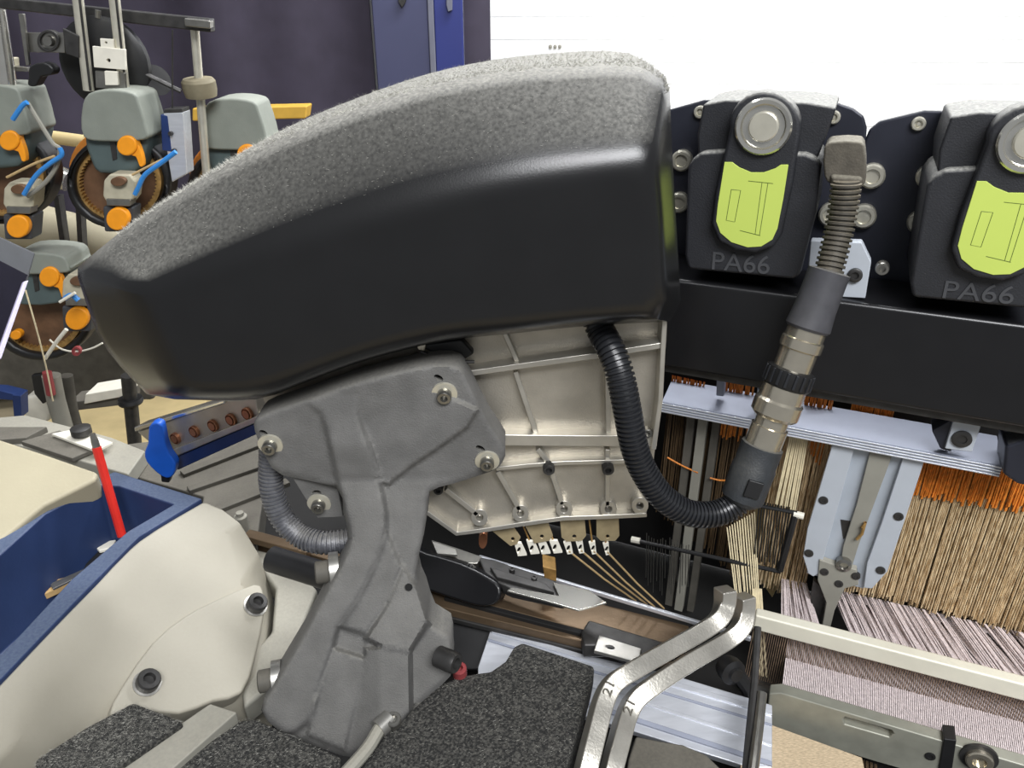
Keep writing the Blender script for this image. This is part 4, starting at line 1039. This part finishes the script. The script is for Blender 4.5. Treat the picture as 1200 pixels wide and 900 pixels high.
# valve box with blue tubes
t = thing('valve_box', 'white aluminium valve box with blue air tubes', 'valve')
pl = VY(FY + .02)
slab('box', [(191, 132), (214, 131), (219, 204), (201, 214), (194, 170)], pl, .03, 'alu_bright', t, bevel=.002)
slab('top_cap', [(192, 128), (213, 127), (214, 132), (191, 133)], pl, .028, 'steel_dark', t, bevel=.001)
slab('side_strip', [(188, 134), (196, 136), (201, 178), (190, 176)], pl, .02, 'blue_dark', t, off=-.001, bevel=.001)
tube('plunger', [pl.p(202, 35, .012), pl.p(202, 128, .012)], .0012, 'steel_dark', t, 6)
for x, y in ((201, 156), (205, 176)): lathe('fitting', pl.p(x, y), (0, -1, 0), [(.003, -.001), (.003, .006), (0, .006)], 'steel_dark', t, 10)
def airtube(pts, label, Y=FY - .05, r=.0032, mat='tube_blue'):
    nm, ct = ('yarn_thread', 'thread') if 'thread' in label else ('guide_rod', 'rod') if ' rod' in label else ('guide_wire', 'wire') if 'wire' in label else ('air_tube', 'tube')
    return tag(tube(nm, sm([PY(x, y, Y) for x, y in pts], 6), r, mat, None, 8), label, ct)
airtube([(206, 178), (190, 190), (170, 205), (162, 220), (158, 228)], 'blue air tube between valve box and middle feeder')
airtube([(166, 150), (155, 205), (180, 192), (206, 180)][1:], 'tan thread beside the blue tube of the middle feeder', FY - .045, .0016, 'yarn_tan')
airtube([(15, 140), (26, 124), (32, 120)], 'short blue tube end above the left feeder', r=.0032)
airtube([(28, 228), (42, 206), (58, 192), (72, 182), (70, 173)], 'blue air tube looping left of the middle feeder')
airtube([(32, 120), (48, 146), (62, 168), (70, 175), (66, 195), (52, 215), (32, 230)], 'clear tube hanging left of the middle feeder', FY - .04, .0030, 'greypaint')
airtube([(8, 208), (40, 192), (64, 183)], 'tan thread leaving the left feeder', FY - .045, .0018, 'yarn_tan')
airtube([(76, 350), (84, 346), (92, 352)], 'short blue tube beside the lower feeder', FY - .05, .004)
airtube([(70, 354), (88, 343)], 'white rod beside the short blue tube', FY - .06, .0022, 'whiteplastic')
airtube([(53, 420), (66, 401), (78, 386)], 'pale pink rod below the lower feeder knob', FY - .07, .003, 'whiteplastic')
airtube([(58, 398), (72, 409), (90, 412), (108, 408), (120, 402)], 'thin white wire curving through the ring guide', FY - .07, .0014, 'whiteplastic')
airtube([(30, 340), (44, 390), (54, 430), (62, 470)], 'pale thread running down past the lower feeder', FY - .08, .0012, 'yarn_cream')
o = slab('ring_guide', circ(89, 412, 5.5, n=20), VY(FY - .075), .006, 'pink', holes=[circ(89, 412, 2.8, n=14)], bevel=.001); tag(o, 'small pink ring guide on the white wire', 'guide')
# cream cylinder behind feeders
a = PY(-60, 240, 1.55); b = PY(175, 300, 1.55)
t = thing('cream_cylinder', 'large cream cylinder lying behind the feeders', 'cylinder')
tube('barrel', [a, b], .048, 'cream_top', t, 32)
tube('collar', [PY(52, 200, 1.4), PY(80, 212, 1.4)], .02, 'chrome', t, 20)
for x0_, x1_, y0_ in ((62, 72, 230), (88, 92, 240)):
    slab('strap', [(x0_, y0_), (x0_ + 6, y0_), (x1_ + 6, 300 if x0_ < 80 else 310), (x1_, 300 if x0_ < 80 else 310)], VY(1.40), .02, 'steel_dark', t, bevel=.001)
o = tube('tan_beam', [PY(20, 155, 1.5), PY(100, 166, 1.5)], .012, 'cardboard', None, 12); tag(o, 'thin tan bar behind the left feeders', 'bar')
o = slab('dark_machine', [(-40, 290), (160, 300), (180, 470), (-40, 470)], VY(1.62), .1, 'greydark', bevel=.01); tag(o, 'dark grey machine body behind the lower feeder', 'machine')
# black screen at left edge
t = thing('control_screen', 'black control screen leaning in at the left edge', 'screen')
sp = pl3(PY(0, 280, .80), PY(40, 300, .82), PY(0, 420, .72))
slab('frame', [(-90, 236), (0, 276), (43, 296), (34, 328), (-4, 424), (-90, 424)], sp, .02, 'framegrey', t, bevel=.003)
slab('glass', [(-90, 270), (0, 305), (33, 322), (26, 340), (-4, 416), (-90, 416)], sp, .002, 'screen', t, off=-.002, bevel=.0006)
slab('bright_edge', [(28, 330), (34, 328), (2, 420), (-6, 424)], sp, .006, 'edgewhite', t, off=-.005, bevel=.001)
# stands and clutter below
t = thing('support_post', 'dark steel support post beside the box on the floor', 'post')
tube('leg', [PY(150, 440, 1.2), PY(158, 520, 1.2), V((PY(166, 600, 1.2).x, 1.2, 0))], .012, 'steel_dark', t, 14)
lathe('foot_collar', PY(153, 470, 1.2), (0, 0, 1), [(.02, -.004), (.022, .0), (.02, .006), (0, .006)], 'black', t, 18)
t = thing('support_post', 'grey support post with red tip at far left', 'post')
tube('leg', [PY(60, 440, 1.1), PY(66, 470, 1.1), V((PY(74, 520, 1.1).x, 1.1, 0))], .014, 'greypaint', t, 12)
tube('red_tip', [PY(55, 436, 1.08), PY(60, 462, 1.08)], .007, 'pink', t, 10)
slab('black_flap', [(36, 440), (52, 438), (56, 470), (50, 474), (40, 462)], VY(1.12), .01, 'black', t, bevel=.002)
t = thing('support_post', 'plain dark post between the two outer support posts', 'post')
tube('leg', [PY(78, 440, 1.15), PY(84, 480, 1.15), V((PY(92, 540, 1.15).x, 1.15, 0))], .010, 'greydark', t, 12)
t = thing('cardboard_box', 'low tan cardboard box on the floor behind the legs', 'box')
c = PZ(125, 490, .25); box('body', (c.x, c.y + .1, .125), .55, .5, .25, 'cardboard', t, bevel=.004)
box('flap', (c.x - .05, c.y - .16, .252), .5, .03, .004, 'cardboard', t)
t = thing('pale_beam', 'pale beam end above the cardboard box', 'beam')
slab('beam', [(100, 462), (148, 454), (150, 464), (98, 474)], VY(1.3), .05, 'whiteplastic', t, bevel=.002)
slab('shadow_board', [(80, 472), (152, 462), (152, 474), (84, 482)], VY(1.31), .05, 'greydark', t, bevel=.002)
t = thing('blue_bracket', 'small blue bracket at the far left edge above the bench', 'bracket')
slab('top', [(-40, 456), (0, 458), (24, 464), (24, 470), (0, 468), (-40, 466)], VY(1.0), .02, 'blue_dark', t, bevel=.001)
slab('drop', [(14, 463), (24, 464), (25, 490), (16, 488)], VY(.998), .02, 'blue_dark', t, bevel=.001)
t = thing('pale_bag', 'crumpled pale plastic bag behind the blue bracket', 'bag')
slab('bag', poly3([(26, 468), (50, 464), (60, 480), (54, 496), (30, 490)], 3), VY(1.15), .04, 'whiteplastic', t, bevel=.006)
# ================================================================== settle the empties on their bases
bpy.context.view_layer.update()
for e_ in EMPT:
    ch = [o for o in e_.children]
    if not ch: continue
    cs = []
    for o in ch:
        for v in o.bound_box: cs.append(V(v) + o.location)
    base = V(((min(c.x for c in cs) + max(c.x for c in cs)) / 2, (min(c.y for c in cs) + max(c.y for c in cs)) / 2, min(c.z for c in cs)))
    e_.location = base
    for o in ch: o.location = o.location - base
